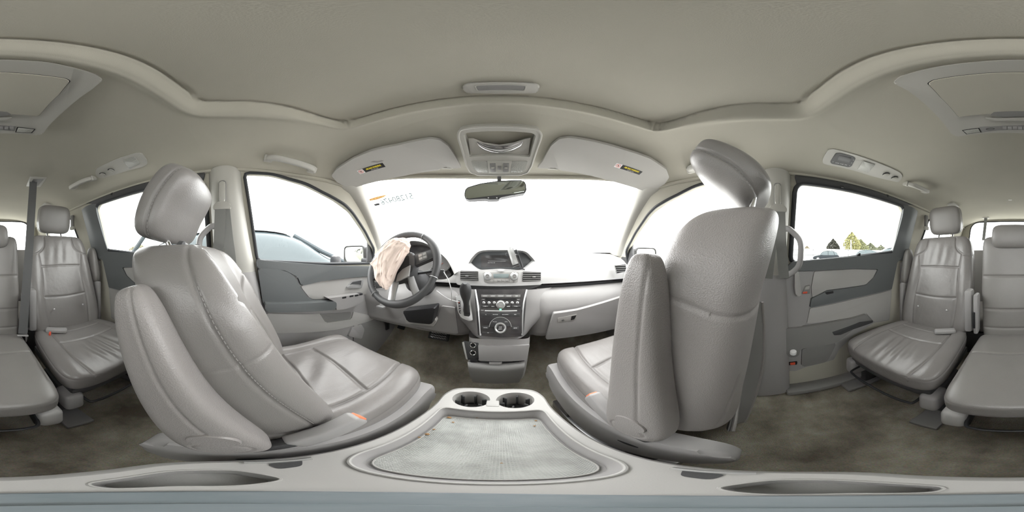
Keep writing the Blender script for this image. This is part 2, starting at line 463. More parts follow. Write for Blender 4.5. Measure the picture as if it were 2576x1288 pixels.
# headliner
def roof_c(y): return float(np.interp(y, [-2.3, -1.6, -.6, -.15, .2, .35, .5, .68], [.50, .52, .475, .445, .44, .43, .40, .36]))
def header_y(x): return .675-.20*(x/.6)**2
RECESS = [(x*.44, y*.44) for x, y in [(0, .70), (.25, .695), (.5, .665), (.7, .62), (.80, .57), (.84, .45), (.84, .1), (.83, -.12), (.78, -.25), (.6, -.30), (.3, -.315), (0, -.32)]]
RECESS = RECESS+[(-x, y) for x, y in RECESS[-2:0:-1]]
RPTS = [tuple(p) for p in catmull(RECESS, 160, True)]; RPTS.append(RPTS[0])
def ceiling_arr(x, y):
    x = np.asarray(x, float); y = np.asarray(y, float); yy = np.minimum(y, .47)
    xe = np.array([edge(v)[0] for v in yy]); ze = np.array([edge(v)[1] for v in yy]); zc = np.array([roof_c(v) for v in y])
    u = np.minimum(1, np.abs(x)/xe); z = zc-(zc-ze)*u**4.5
    d = np.full(x.shape, 1.0); ins = np.zeros(x.shape, bool)
    near = (np.abs(x) < .45) & (y > -.22) & (y < .38)
    if near.any():
        d[near] = dist_poly(x[near], y[near], RPTS); ins[near] = [inside((a, b), RPTS) for a, b in zip(x[near], y[near])]
    s_ = np.where(ins, d, -d)
    front = sstep(.0, .24, y)
    wd = .030-.023*front
    t = np.clip((s_+.003)/wd, 0, 1); z = z+.026*t*t*(3-2*t)
    z = z-.006*np.exp(-((s_+.014)/.010)**2)*(1-front)-.003*np.exp(-((s_+.006)/.006)**2)*front
    z = z+(.006+.010*front)*np.exp(-((s_-.028+.027*front)/.0030)**2)
    return z
def ceiling_z(x, y): return float(ceiling_arr([x], [y])[0])
def build_ceiling():
    nu = 300
    us = np.linspace(-1, 1, nu)
    yk = np.r_[np.linspace(-2.25, -.26, 60), np.linspace(-.25, -.10, 70), np.linspace(-.09, .24, 45), np.linspace(.242, .345, 100), np.linspace(.35, .47, 45)]
    ts = (yk+2.25)/2.72; nv = len(ts)
    X = []; Y = []
    for t in ts:
        for u in us:
            x = u*edge(.47)[0] if t > .99 else u*edge(min(-2.25+2.72*t, .47))[0]
            yy = -2.25+2.72*t if t < .9 else -2.25+2.72*.9+(header_y(x)+2.25-2.72*.9)*((t-.9)/.1)
            X.append(u*edge(min(yy, .47))[0]); Y.append(yy)
    Z = ceiling_arr(X, Y); V = list(zip(X, Y, Z))
    F = [(j*nu+i, (j+1)*nu+i, (j+1)*nu+i+1, j*nu+i+1) for j in range(nv-1) for i in range(nu-1)]
    n = len(V); V2 = V+[(v[0], v[1], v[2]+.05) for v in V]
    F2 = F+[tuple(i+n for i in f)[::-1] for f in F]
    return mk('ceiling', V2, F2, M['headliner'])
structure(build_ceiling())
# floor
def build_floor():
    V = []; nx, ny = 90, 190
    rnd = np.random.RandomState(3)
    for j in range(ny):
        for i in range(nx):
            x = -.80+1.6*i/(nx-1); y = -2.25+3.45*j/(ny-1)
            z = FLOOR+.004*math.sin(x*9+y*5)*math.sin(y*7-x*3)
            if y > .70: z += 1.1*(y-.70)**1.25
            V.append((x, y, z))
    F = [(j*nx+i, j*nx+i+1, (j+1)*nx+i+1, (j+1)*nx+i) for j in range(ny-1) for i in range(nx-1)]
    o = mk('floor', V, F, M['carpet']); return o
structure(build_floor())
mb = MB(); mb.add(*box((0, -.6, FLOOR-.05), (1.66, 3.4, .04), bev=0)); structure(mb.build('trim_12', M['black']))
# rear wall with tailgate window
frb = frame((0, -2.24, 0), (1, 0, 0), (0, 1, 0))
def px_on_plane_y(lst, y): return [((q := at(a, b, y=y)).x, q.z) for a, b in lst]
outer = rpoly([(-.80, FLOOR), (.80, FLOOR), (.80, .0), (.67, .53), (-.67, .53), (-.80, .0)], .01, 3)
inner = rpoly([(-.62, .04), (.62, .04), (.56, .475), (-.56, .475)], .12, 8)
def backwall():
    pts = list(outer)+list(inner); a = len(outer); b = len(inner)
    es = [(i, (i+1) % a) for i in range(a)]+[(a+i, a+(i+1) % b) for i in range(b)]
    r = geometry.delaunay_2d_cdt([Vector(p) for p in pts], es, [], 0, 1e-6); F = []
    for f in r[2]:
        c = sum((r[0][i] for i in f), Vector((0, 0)))/len(f)
        if inside(c, outer) and not inside(c, inner): F.append(list(f))
    V = [(p.x, -2.2, p.y) for p in r[0]]; n = len(V); V += [(p.x, -2.24, p.y) for p in r[0]]
    F += [[i+n for i in f][::-1] for f in F]
    F += [(a+i, a+(i+1) % b, n+a+(i+1) % b, n+a+i) for i in range(b)]
    o = mk('wall_back', V, F, M['headliner'], sharp=30); structure(o)
    g = MB(); g.add(*plate(inner, frame((0, -2.235, 0), (1, 0, 0), (0, -1, 0)), .004, 0) if False else ([(p[0], -2.215, p[1]) for p in inner], [list(range(len(inner)))]))
    structure(g.build('window_7', M['glass_tint'], smooth=False))
    # defroster / gasket
    path = [Vector((p[0], -2.205, p[1])) for p in resample_closed(inner, 100)]
    t = MB(); t.add(*tube(path, .009, 6, closed=True)); structure(t.build('trim_1', M['weather']))
backwall()
# window panes + rubber gaskets on both sides
def pane(side, poly, name, mat, n):
    poly = rpoly(poly, .025, 4)
    V = [(side*(wallx(a, b)+.012), a, b) for a, b in poly]
    structure(mk(name, V, [list(range(len(V)))], mat, smooth=False))
k = 1
for side in (-1, 1):
    for poly, gm in ((W_FRONT, 'glass'), (W_SLIDE, 'glass_tint'), (W_QUART, 'glass_tint')):
        pane(side, poly, 'window_%d' % k, M[gm], k); k += 1
def gasket(side, poly, name, rad, mat, off=-.004, parent=None):
    pts = resample_closed(rpoly(poly, .025, 4), 110)
    t = MB(); t.add(*tube([Vector((side*(wallx(a, b)+off), a, b)) for a, b in pts], rad, 8, closed=True)); return structure(t.build(name, mat))

# windscreen: curved glass between header and dash
def windscreen():
    V = []; nu, nv = 40, 24
    for j in range(nv):
        t = j/(nv-1)
        for i in range(nu):
            u = -1+2*i/(nu-1)
            xt = u*.615; yt = header_y(xt)+.005; zt = .352+(ceiling_z(xt, min(header_y(xt), .67))-.352)*.8
            xb = u*.80; yb = 1.36-.42*abs(u)**2.2; zb = .03
            V.append((xt+(xb-xt)*t, yt+(yb-yt)*t, zt+(zb-zt)*t+.03*math.sin(PI*t)))
    F = [(j*nu+i, j*nu+i+1, (j+1)*nu+i+1, (j+1)*nu+i) for j in range(nv-1) for i in range(nu-1)]
    return structure(mk('window_8', V, F, M['glass']))
windscreen()
# roof-rail beads that close the seam between headliner and side walls
for s_, nm_ in ((-1, 'trim_9'), (1, 'trim_10')):
    t = MB(); t.add(*tube([Vector((s_*(edge(y)[0]-.004), y, edge(y)[1]+.002)) for y in np.linspace(-2.2, .50, 70)], .011, 8)); structure(t.build(nm_, M['headliner']))
# header trim along the top of the windscreen
t = MB(); t.add(*tube([Vector((x, header_y(x)+.002, ceiling_z(x, header_y(x))-.004)) for x in np.linspace(-.62, .62, 50)], .012, 8)); structure(t.build('trim_2', M['headliner']))
# firewall below the dash
t = MB(); t.add(*box((0, 1.24, -.44), (1.7, .04, .88), bev=0)); structure(t.build('wall_front', M['plastic_dark']))

# ------------------------------------------------------------------ pillars
def sheet(rows, name, mat, parent=None, nu=40, nv=16, thick=.012, bulge=0.0, outdir=None, org=None, closed=False):
    """surface through several 3-D polylines (rows), thickened away from the cabin"""
    R = [catmull(r, nu) for r in rows]
    cols = [catmull([R[j][i] for j in range(len(rows))], nv) for i in range(nu)]
    V = []
    for i in range(nu):
        for j in range(nv):
            p = np.array(cols[i][j]); V.append(p)
    F = [(i*nv+j, i*nv+j+1, (i+1)*nv+j+1, (i+1)*nv+j) for i in range(nu-1) for j in range(nv-1)]
    V = np.array(V); od = np.array(outdir if outdir is not None else (0, 0, -1), float)
    n = len(V); V2 = np.vstack([V, V+od*thick])
    F2 = F+[tuple(k+n for k in f)[::-1] for f in F]
    for i in range(nu-1):
        for j in (0, nv-1):
            a, b = i*nv+j, (i+1)*nv+j; F2.append((a, b, b+n, a+n) if j == 0 else (b, a, a+n, b+n))
    for j in range(nv-1):
        for i in (0, nu-1):
            a, b = i*nv+j, i*nv+j+1; F2.append((b, a, a+n, b+n) if i == 0 else (a, b, b+n, a+n))
    o = mk(name, V2, F2, mat, parent, org=org, sharp=50)
    bm = bmesh.new(); bm.from_mesh(o.data); bmesh.ops.recalc_face_normals(bm, faces=bm.faces); bm.to_mesh(o.data); bm.free()
    return o
def mir(p, s): return (s*abs(p[0]), p[1], p[2])
for s, nm in ((-1, 'left'), (1, 'right')):
    # A pillar: from the header corner down to the dash corner
    inner_e = [(.575, .505, .352), (.655, .68, .24), (.72, .84, .125), (.765, .97, .035)]
    mid_e = [(.585, .465, .342), (.66, .64, .222), (.725, .79, .105), (.765, .90, .01)]
    outer_e = [(.635, .425, .348), (.695, .60, .235), (.75, .745, .115), (.79, .85, .005)]
    o = sheet([[mir(p, s) for p in r] for r in (inner_e, mid_e, outer_e)], 'trim_%d' % (3 if s < 0 else 4), M['trim_light'], outdir=(s*.4, .9, .1), thick=.02); structure(o)
    # B pillar
    rows = [[(.705, -.155, .40), (.715, -.15, .25), (.735, -.14, .05), (.765, -.14, -.06), (.775, -.15, -.3), (.775, -.16, -.83)],
            [(.672, -.125, .405), (.685, -.12, .25), (.705, -.11, .05), (.735, -.11, -.08), (.745, -.11, -.3), (.745, -.11, -.83)],
            [(.665, -.08, .41), (.678, -.07, .25), (.70, -.05, .05), (.725, -.03, -.08), (.735, 0, -.3), (.735, .04, -.83)],
            [(.675, -.04, .405), (.692, -.03, .25), (.715, .0, .05), (.745, .025, -.08), (.76, .07, -.3), (.76, .13, -.83)],
            [(.705, -.012, .395), (.725, -.003, .25), (.757, .028, .05), (.785, .055, -.08), (.79, .10, -.3), (.79, .17, -.83)]]
    up = [[mir(p, s) for p in r[:4]] for r in rows]
    structure(sheet(up, 'trim_%d' % (5 if s < 0 else 6), M['trim_light'], outdir=(s, 0, 0), thick=.01))
    lo = [[mir((p[0]-.008, p[1], p[2]), s) for p in r[3:]] for r in rows]
    structure(sheet(lo, 'trim_%d' % (7 if s < 0 else 8), M['plastic'], outdir=(s, 0, 0), thick=.01))
    # dark frame around the sliding-door glass, C pillar side
    def Wp(y, z, off): return (s*(wallx(y, z)-off), y, z)
    gasket(s, W_SLIDE, 'trim_%d' % (13 if s < 0 else 14), .012, M['weather'])
    gasket(s, W_FRONT, 'trim_%d' % (15 if s < 0 else 16), .008, M['weather'])
    gasket(s, W_QUART, 'trim_%d' % (17 if s < 0 else 18), .008, M['weather'])
    cp = [[Wp(-.885, .375, .014), Wp(-.895, .30, .016), Wp(-.875, .15, .016), Wp(-.855, .045, .016), Wp(-.84, -.03, .016)],
          [Wp(-.99, .375, .02), Wp(-.985, .30, .028), Wp(-.965, .15, .028), Wp(-.95, .045, .028), Wp(-.94, -.03, .028)],
          [Wp(-1.07, .365, .012), Wp(-1.065, .30, .014), Wp(-1.05, .15, .014), Wp(-1.04, .045, .014), Wp(-1.04, -.03, .014)]]
    structure(sheet(cp, 'trim_%d' % (19 if s < 0 else 20), M['plastic_teal'], outdir=(s, 0, 0), thick=.008))
    tp = [[Wp(-.18, .352, .012), Wp(-.5, .362, .012), Wp(-.9, .362, .012)], [Wp(-.17, .375, .02), Wp(-.5, .385, .02), Wp(-.95, .385, .02)],
          [Wp(-.17, .392, .012), Wp(-.5, .40, .012), Wp(-1.0, .398, .012)]]
    structure(sheet(tp, 'trim_%d' % (21 if s < 0 else 22), M['plastic_dark'], outdir=(s, 0, 0), thick=.008))
    # door sill strip
    m = MB(); m.add(*box((s*.765, -.56, FLOOR+.018), (.09, .84, .036), bev=.01)); structure(m.build('baseboard_left' if s < 0 else 'baseboard_right', M['plastic_mid']))

# ------------------------------------------------------------------ front seats
def front_seat(s, back, head, cush, arm, label, zc):
    X0 = s*.42
    T = thing('car_seat', (X0, cush[0][1]+.25, FLOOR), label, 'car seat')
    cl = M['leather']
    def W(t): return .224-.028*max(0, (t-.72)/.28)**1.6-.010*(1-t)
    def Fr(t, xn): return .062+.045*sstep(.55, .88, np.abs(xn))*(1-.35*sstep(.62, .95, t))*1.0+(.02*t if s > 0 else 0)+.010*np.exp(-((t-.3)/.2)**2)*(1-np.abs(xn))
    def Bk(t, xn): return (.078+.026*t if s < 0 else .150-.072*np.minimum(1, t*1.35)+.0*t)-.006*np.abs(xn)**4
    def df(X, D, Sx, CX, CY, L):
        f = (CY > .1)
        lines = [[(-.125, .03), (-.13, .2), (-.12, L*.62), (-.165, L*.78), (-.185, L*.80)], [(.125, .03), (.13, .2), (.12, L*.62), (.165, L*.78), (.185, L*.80)],
                 [(-.105, L*.97), (-.10, L*.88), (-.12, L*.74), (-.12, L*.66)], [(.105, L*.97), (.10, L*.88), (.12, L*.74), (.12, L*.66)],
                 [(-.12, L*.55), (0, L*.56), (.12, L*.55)], [(-.125, L*.24), (0, L*.26), (.125, L*.24)]]
        D = D-np.where(f, groove(X, Sx, lines, .005, .007), 0)
        # side seam round the bolster, and the seam of the rear panel
        Sx = Sx-D*(.50 if s < 0 else .34)*sstep(.55, .95, Sx/L)
        side = (np.abs(CX) > .8)
        g = np.where(side & (s < 0), .004*np.exp(-((D-(.046-.012*Sx))/.0035)**2), 0)
        hseam = np.where(side | (CY < 0), .004*np.exp(-((Sx-L*(.60 if s < 0 else .70)-(.02*np.cos(X*7)-.06*(X+.1) if s > 0 else 0))/.0035)**2), 0)
        side_h = np.where(side & (D > .02), 0, 1)
        X = X-np.sign(X)*(g+hseam*side*.8)
        D = D+np.where((CY < -.2), hseam, 0)
        rear_edge = np.where(CY < 0, .0045*np.exp(-((np.abs(X)-.165)/.004)**2)*(Sx < L*.5)*(Sx > .04), 0)
        D = D+rear_edge
        return X, D, Sx
    bp = [(X0, y, z) for y, z in back]
    bo = slab('backrest', cl, T, bp, W, Fr, Bk, nu=460, nv=270, e=5.0, eb=3.4, mw=6.5 if s < 0 else 5.0, md=9, deform=df, aspect=(.22, .075))
    if s < 0: stitches('stitching', 1, lambda q: .050-.012*q, .10, .50, M['thread'], bo)
    bo.data.materials[0] = M['leather_back'] if s > 0 else M['leather']
    # head restraint
    def Wh(t): return .140-.016*t if s < 0 else .108+.040*t
    def Fh(t, xn): return .050+.010*np.sin(PI*t)-.01*np.abs(xn)**2
    def Bh(t, xn): return .052-.006*np.abs(xn)
    def dh(X, D, Sx, CX, CY, L):
        g = .005*np.exp(-((D-.006)/.003)**2)*(np.abs(CX) > .5)
        g2 = .0035*np.exp(-((D+.012)/.0035)**2)
        return X-np.sign(X)*g, D, Sx
    hp = [(X0, y, z) for y, z in head]
    ho = slab('headrest', M['leather'], T, hp, Wh, Fh, Bh, nu=190, nv=110, e=4.2, mw=5.0, md=4.6, deform=dh, aspect=(.13, .055))
    stitches('stitching', -s, lambda q: .010, .012, .19, M['thread'], ho, rad=.0007)
    # stitched ridge on the headrest side
    b0 = Vector((X0, back[-1][0], back[-1][1])); h0 = Vector(hp[0])
    for q in (-1, 1):
        m = MB(); m.add(*tube([b0+Vector((q*.065, 0, -.06)), h0+Vector((q*.065, .005, .05))], .0065, 14)); m.build('headrest_post', M['chrome'], T)
        m = MB(); m.add(*lathe([(.013, -.006), (.013, .004), (.010, .007)], b0+Vector((q*.065, .0, -.002)), (h0-b0), 16)); m.build('post_guide', M['plastic_dark'], T)
    # seat cushion
    cp = [(X0, y, z) for y, z in cush]
    def Wc(t): return .232-.012*t+.0*t
    def Fc(t, xn): return .055+.026*sstep(.6, .86, np.abs(xn))*(1-.5*t)+.006*np.sin(PI*t)
    def Bc(t, xn): return .055+0*t
    def dc(X, D, Sx, CX, CY, L):
        lines = [[(-.155, .02), (-.158, .2), (-.15, L*.75), (-.13, L*.99)], [(.155, .02), (.158, .2), (.15, L*.75), (.13, L*.99)],
                 [(-.158, L*.36), (0, L*.40), (.158, L*.36)], [(-.155, L*.63), (0, L*.67), (.155, L*.63)]]
        D = D-np.where(CY > .1, groove(X, Sx, lines, .005, .008), 0)
        # soft hollows and creases left by use
        cr = .0035*np.sin((Sx*52+X*38))*np.exp(-((X)/.12)**2-((Sx-L*.5)/.09)**2)
        D = D+np.where(CY > .1, cr, 0)
        side = (np.abs(CX) > .75) | (Sx > L*.97)
        X = X-np.where(np.abs(CX) > .75, np.sign(X)*.004*np.exp(-((D-.018)/.004)**2), 0)
        return X, D, Sx
    slab('cushion', M['leather_worn'], T, cp, Wc, Fc, Bc, nu=420, nv=260, e=4.0, mw=8.0, md=5.0, flip=-1, deform=dc, aspect=(.23, .065))
    # plastic shields on both sides of the seat base
    y0, y1 = cush[0][0], cush[-1][0]
    for q in (-1, 1):
        xs = X0+q*.232
        fr = frame((xs, (y0+y1)/2, zc), (0, 1, 0), (q, 0, 0))
        sg = 1 if fr[2].z > 0 else -1
        hl = (y1-y0)/2
        prof = [(-hl-.09, -.12), (-hl-.10, -.03), (-hl-.03, .01), (-hl+.12, .0), (-hl+.3, -.005), (hl-.06, .01), (hl+.005, -.01), (hl+.01, -.07), (hl-.05, -.12), (hl-.25, -.15), (-hl+.1, -.155)]
        prof = [(p[0], p[1]*sg) for p in prof]
        pp = [tuple(p) for p in catmull(prof, 60, closed=True)]
        m = MB(); m.add(*plate(pp, fr, .045, .018, 4, base=-.035)); sh = m.build('side_shield', M['plastic'], T)
        m = MB(); m.add(*plate([tuple(p) for p in catmull([(-.21, -.073*sg), (-.19, -.067*sg), (-.165, -.073*sg), (-.19, -.079*sg)], 20, True)], fr, .002, 0, base=.0095)); m.build('bolt_slot', M['void'], sh)
    m = MB(); m.add(*box((X0, (y0+y1)/2+.01, zc-.075), (.42, y1-y0-.02, .10), bev=.02)); m.build('seat_pan', M['plastic_mid'], T)
    for q in (-1, 1):
        m = MB(); m.add(*box((X0+q*.19, (y0+y1)/2, FLOOR+.025), (.04, .50, .05), bev=.005)); m.build('seat_rail', M['steel'], T)
        for yy in (.12, .82):
            m = MB(); m.add(*box((X0+q*.19, y0+(y1-y0)*yy, (zc-.12+FLOOR+.05)/2), (.03, .07, zc-.12-FLOOR-.03), bev=.005)); m.build('riser', M['plastic_dark'], T)
    # folded-up armrest on the inner side of the backrest
    ax = s*.178
    ap = [(ax, y, z) for y, z in arm['path']]
    ar = arm['half']
    def Wa(t): return .030
    def Fa(t, xn): return ar[0]+(ar[1]-ar[0])*t
    def da(X, D, Sx, CX, CY, L):
        g = np.where(np.abs(CX) > .7, .0025*np.exp(-((D-(.012 if s < 0 else -.018))/.003)**2)*(Sx > .07), 0)
        ring = np.where((np.sign(CX) == -s) & (np.abs(CX) > .8), .0022*np.exp(-((np.hypot(D*1.0, Sx-.052)-.030)/.0025)**2), 0)
        return X-np.sign(X)*(g+ring), D, Sx
    slab('armrest', M['leather_back'], T, ap, Wa, Fa, Fa, nu=200, nv=170, e=3.8, mw=5.0, md=4.0, deform=da, aspect=(.05, .05))
    pcv = at(535, 1112, x=-.1465) if s < 0 else at(1582, 1068, x=.1475)
    m = MB(); m.add(*lathe([(.027, -.004), (.027, .0), (.026, .0015), (0, .002)], pcv, (-s, 0, 0), 40)); m.build('pivot_cover', M['leather_back'], T)
    if s > 0:   # map pocket at the outer edge of the backrest
        A = [at(1893, 742, x=.53), at(1880, 850, x=.53), at(1862, 980, x=.50), at(1842, 1085, x=.33)]
        B = [at(1917, 760, x=.60), at(1922, 850, x=.61), at(1912, 950, x=.60), at(1872, 1062, x=.50)]
        m = MB(); m.add(*tube(smooth_path(A, 40), .006, 8)); m.build('pocket_piping', M['leather_back'], T)
        m = MB(); m.add(*tube(smooth_path(B, 40), .006, 8)); m.build('pocket_piping', M['leather_back'], T)
        sheet([A, [(a+b)/2+Vector((0, .02, 0)) for a, b in zip(A, B)], B], 'map_pocket', M['plastic_mid'], T, outdir=(0, 1, 0), thick=.01)  # sheet coloured darker to stand for the shade inside the pocket
    # belt buckle with its stalk
    bx = s*.185; by, bz = arm['buckle']
    d = Vector((0, .75, .42)).normalized()
    fr = frame((bx, by, bz), (1, 0, 0), d)
    m = MB(); m.add(*box(Vector((bx, by, bz))-d*.055, (.030, .046, .12), fr, .008, 3)); bk = m.build('seat_belt_buckle', M['plastic'], T)
    m = MB(); m.add(*box(Vector((bx, by, bz))+d*.004-fr[2]*0, (.020, .030, .008), fr, .003, 3)); m.build('release_button', M['orange'], bk)
    m = MB(); m.add(*box(Vector((bx, by, bz))-d*.13, (.022, .03, .09), fr, .004)); m.build('stalk', M['plastic_dark'], T)
    return T
drv = front_seat(-1, [(.075, -.50), (.035, -.36), (-.06, -.15), (-.145, .022)], [(-.212, .035), (-.185, .125), (-.122, .215)],
                 [(-.03, -.475), (.2, -.465), (.43, -.425)],
                 dict(path=[(-.005, -.435), (-.045, -.32), (-.09, -.20), (-.148, -.045)], half=(.058, .034), buckle=(.155, -.375)),
                 'grey leather front seat behind the steering wheel, with headrest lowered', -.47)
pas = front_seat(1, [(.185, -.50), (.155, -.36), (.085, -.12), (.020, .100)], [(-.008, .138), (.040, .198), (.125, .258)],
                 [(.13, -.475), (.36, -.465), (.595, -.435)],
                 dict(path=[(.155, -.435), (.150, -.32), (.15, -.15), (.14, .005)], half=(.064, .028), buckle=(.285, -.39)),
                 'grey leather front seat facing the glove box, with headrest raised and tilted', -.48)

# ------------------------------------------------------------------ second row
def rear_seat(x0, side, label, centre=False):
    T = thing('car_seat', (x0, -.7, FLOOR), label, 'car seat', None)
    if centre:
        Wb, Wcu = .178, .190; back = [(-.90, -.50), (-.93, -.35), (-.97, -.1), (-.985, .115)]; cu = [(-.90, -.495), (-.62, -.50), (-.365, -.525)]
    else:
        Wb, Wcu = .238, .252; back = [(-.90, -.50), (-.955, -.33), (-1.03, -.1), (-1.09, .135)]; cu = [(-.93, -.50), (-.68, -.495), (-.425, -.51)]
    def W(t):
        if centre: return Wb-.004*abs(t-.5)-.03*max(0, (.42-t)/.42)**.5*(t < .42)*.4
        return Wb-.03*max(0, (t-.55)/.45)**1.5-.012*max(0, .35-t)
    def Fr(t, xn):
        if centre: return .045+.012*(1-np.abs(xn)**3)+0*t
        return .050+.030*sstep(.5, .85, np.abs(xn))*(1-.4*t)
    def Bk(t, xn): return .05+0*t*xn
    def df(X, D, Sx, CX, CY, L):
        if centre: lines = [[(-.18, L*.62), (.18, L*.62)], [(-.18, L*.31), (.18, L*.31)], [(-.18, L*.13), (.18, L*.13)]]
        else:
            lines = [[(-.105, L*.97), (-.115, L*.86), (-.17, L*.79), (-.24, L*.78)], [(.105, L*.97), (.115, L*.86), (.17, L*.79), (.24, L*.78)],
                     [(-.16, L*.79), (-.145, L*.6), (-.15, L*.3), (-.135, .02)], [(.16, L*.79), (.145, L*.6), (.15, L*.3), (.135, .02)],
                     [(-.15, L*.66), (0, L*.665), (.15, L*.66)], [(-.147, L*.36), (0, L*.35), (.147, L*.36)]]
        D = D-np.where(CY > .1, groove(X, Sx, lines, .005, .006), 0)
        if not centre:
            D = D+np.where(CY > .1, .002*np.sin(X*95+Sx*12)*np.exp(-((Sx-L*.78)/.07)**2-(X/.11)**2), 0)
        X = X-np.where(np.abs(CX) > .75, np.sign(X)*.003*np.exp(-((D-.02)/.004)**2), 0)
        return X, D, Sx
    bk = slab('backrest', M['leather_worn'] if not centre else M['leather'], T, [(x0, y, z) for y, z in back], W, Fr, Bk, nu=340, nv=230, e=4.8, mw=8 if not centre else 12, md=6, deform=df, aspect=(.22, .06))
    if not centre:
        for q in (-1, 1):
            m = MB(); m.add(*lathe([(.006, -.002), (.006, .003), (.003, .005)], (x0+q*.10, -.885, -.33), (0, 1, .2), 12)); m.build('snap_button', M['silver'], bk)
    # headrest
    if centre: hp = [(-.955, .045), (-.95, .11), (-.955, .18)]; Wh = .118; dep = .05
    else: hp = [(-1.13, .165), (-1.115, .27), (-1.10, .375)]; Wh = .125; dep = .055
    slab('headrest', M['leather'], T, [(x0, y, z) for y, z in hp], lambda t: Wh-.012*abs(t-.4), lambda t, xn: dep+0*t, lambda t, xn: dep+0*t,
         nu=110, nv=70, e=4.2, mw=5.0, md=4.5, aspect=(.12, .055),
         deform=lambda X, D, Sx, CX, CY, L: (X-np.sign(X)*.003*np.exp(-((D+.005)/.004)**2)*(np.abs(CX) > .6), D, Sx))
    for q in (-1, 1):
        m = MB(); m.add(*tube([(x0+q*.055, hp[0][0], hp[0][1]+.03), (x0+q*.055, back[-1][0]+.005, back[-1][1]-.04)], .006, 12)); m.build('headrest_post', M['chrome'], T)
    # cushion
    def Wf(t): return Wcu-(.012 if centre else .03)*(1-t)**2
    def Fc(t, xn): return (.048 if centre else .042)+(.0 if centre else .016)*sstep(.55, .85, np.abs(xn))+.010*np.sin(PI*np.clip(t, 0, 1))
    def Bc(t, xn): return .07+.015*t
    def dc(X, D, Sx, CX, CY, L):
        if centre: lines = [[(-.19, L*.45), (0, L*.47), (.19, L*.45)], [(-.178, 0), (-.18, L*.8)], [(.178, 0), (.18, L*.8)]]
        else: lines = [[(-.15, .02), (-.16, L*.3), (-.17, L*.7), (-.155, L*1.0)], [(.15, .02), (.16, L*.3), (.17, L*.7), (.155, L)], [(-.155, L*.27), (0, L*.29), (.155, L*.27)], [(-.16, L*.5), (0, L*.53), (.16, L*.5)]]
        D = D-np.where(CY > .1, groove(X, Sx, lines, .005, .006), 0)
        if not centre:
            D = D+np.where(CY > .1, .0035*np.sin(X*110+Sx*22+2*np.sin(X*20))*np.exp(-((Sx-L*.74)/.08)**2-(X/.13)**2), 0)
        X = X-np.where(np.abs(CX) > .75, np.sign(X)*.004*np.exp(-((D-.02)/.004)**2), 0)
        return X, D, Sx
    slab('cushion', M['leather_worn'] if not centre else M['leather'], T, [(x0, y, z) for y, z in cu], Wf, Fc, Bc, nu=340, nv=220, e=4.8, mw=8, md=4.5, flip=-1, deform=dc, aspect=(.24, .07))
    # frame, feet, lift bar
    m = MB(); m.add(*box((x0, -.68, -.60), (2*Wcu-.06, .44, .05), bev=.01)); m.build('seat_frame', M['plastic_dark'], T)
    yf = -.42 if centre else -.48
    for q in (-1, 1):
        fx = x0+q*(Wcu-.035)
        m = MB(); m.add(*box((fx, yf-.01, -.655), (.07, .10, .11), bev=.02, seg=3)); m.build('foot_cover', M['plastic_light'] if centre else M['plastic'], T)
        m = MB(); m.add(*box((fx, yf-.13, (FLOOR-.60)/2), (.045, .16, abs(FLOOR+.60)-.0), bev=.01)); m.build('leg', M['plastic_dark'], T)
        if not centre:
            m = MB(); m.add(*box((fx, yf-.05, FLOOR+.012), (.10, .24, .022), bev=.008)); m.build('floor_bracket', M['plastic_mid'], T)
    a = Wcu-.075
    yb = yf+.05
    pts = [(x0-a, yb-.10, -.635), (x0-a, yb-.01, -.655), (x0-a+.03, yb+.01, -.658), (x0, yb+.012, -.66), (x0+a-.03, yb+.01, -.658), (x0+a, yb-.01, -.655), (x0+a, yb-.10, -.635)]
    m = MB(); m.add(*tube(smooth_path(pts, 40), .006, 10)); m.build('slide_bar', M['black'], T)
    if not centre:
        ox = x0+side*.262
        slab('armrest', M['leather'], T, [(ox, -.95, -.20), (ox, -.985, -.07), (ox, -1.01, .06)], lambda t: .026, lambda t, xn: .045+0*t, lambda t, xn: .045+0*t, nu=70, nv=60, e=3.5, mw=3.5, md=2.8, aspect=(.03, .04))
        m = MB(); m.add(*box((ox, -.94, -.33), (.03, .07, .28), bev=.012)); m.build('hinge_cover', M['plastic'], T)
        ix = x0-side*.235
        m = MB(); m.add(*box((ix, -.90, -.32), (.045, .08, .26), bev=.015)); br = m.build('inner_bracket', M['plastic'], T)
        fr = frame((x0-side*.13, -.80, -.435), (-.85 if side < 0 else .85, .5, 0), (0, 0, 1))
        m = MB(); m.add(*box((x0-side*.125, -.80, -.432), (.115, .04, .026), fr, .009, 3)); b2 = m.build('seat_belt_buckle', M['plastic'], T)
        if side < 0:
            m = MB(); m.add(*box((x0-side*.125+fr[1].x*.056*-1*side*-1, -.80+fr[1].y*.056*(1), -.432), (.010, .028, .018), fr, .003)); m.build('release_button', M['red'], b2)
    else:
        for q in (-1, 1):
            m = MB(); m.add(*box((x0+q*.196, -.88, -.33), (.026, .075, .24), bev=.01)); br = m.build('side_bracket', M['plastic'], T)
            m = MB(); m.add(*box((x0+q*.205, -.845, -.36), (.016, .012, .10), bev=.002)); m.build('slot', M['void'], br)
    return T
rear_seat(-.478, -1, 'grey leather second-row outer seat behind the hanging belt, near the smaller vent panel')
rear_seat(.478, 1, 'grey leather second-row outer seat beside the fully visible sliding door')
rear_seat(0, 0, 'narrow middle second-row seat with low headrest, slid forward between two wider seats', True)

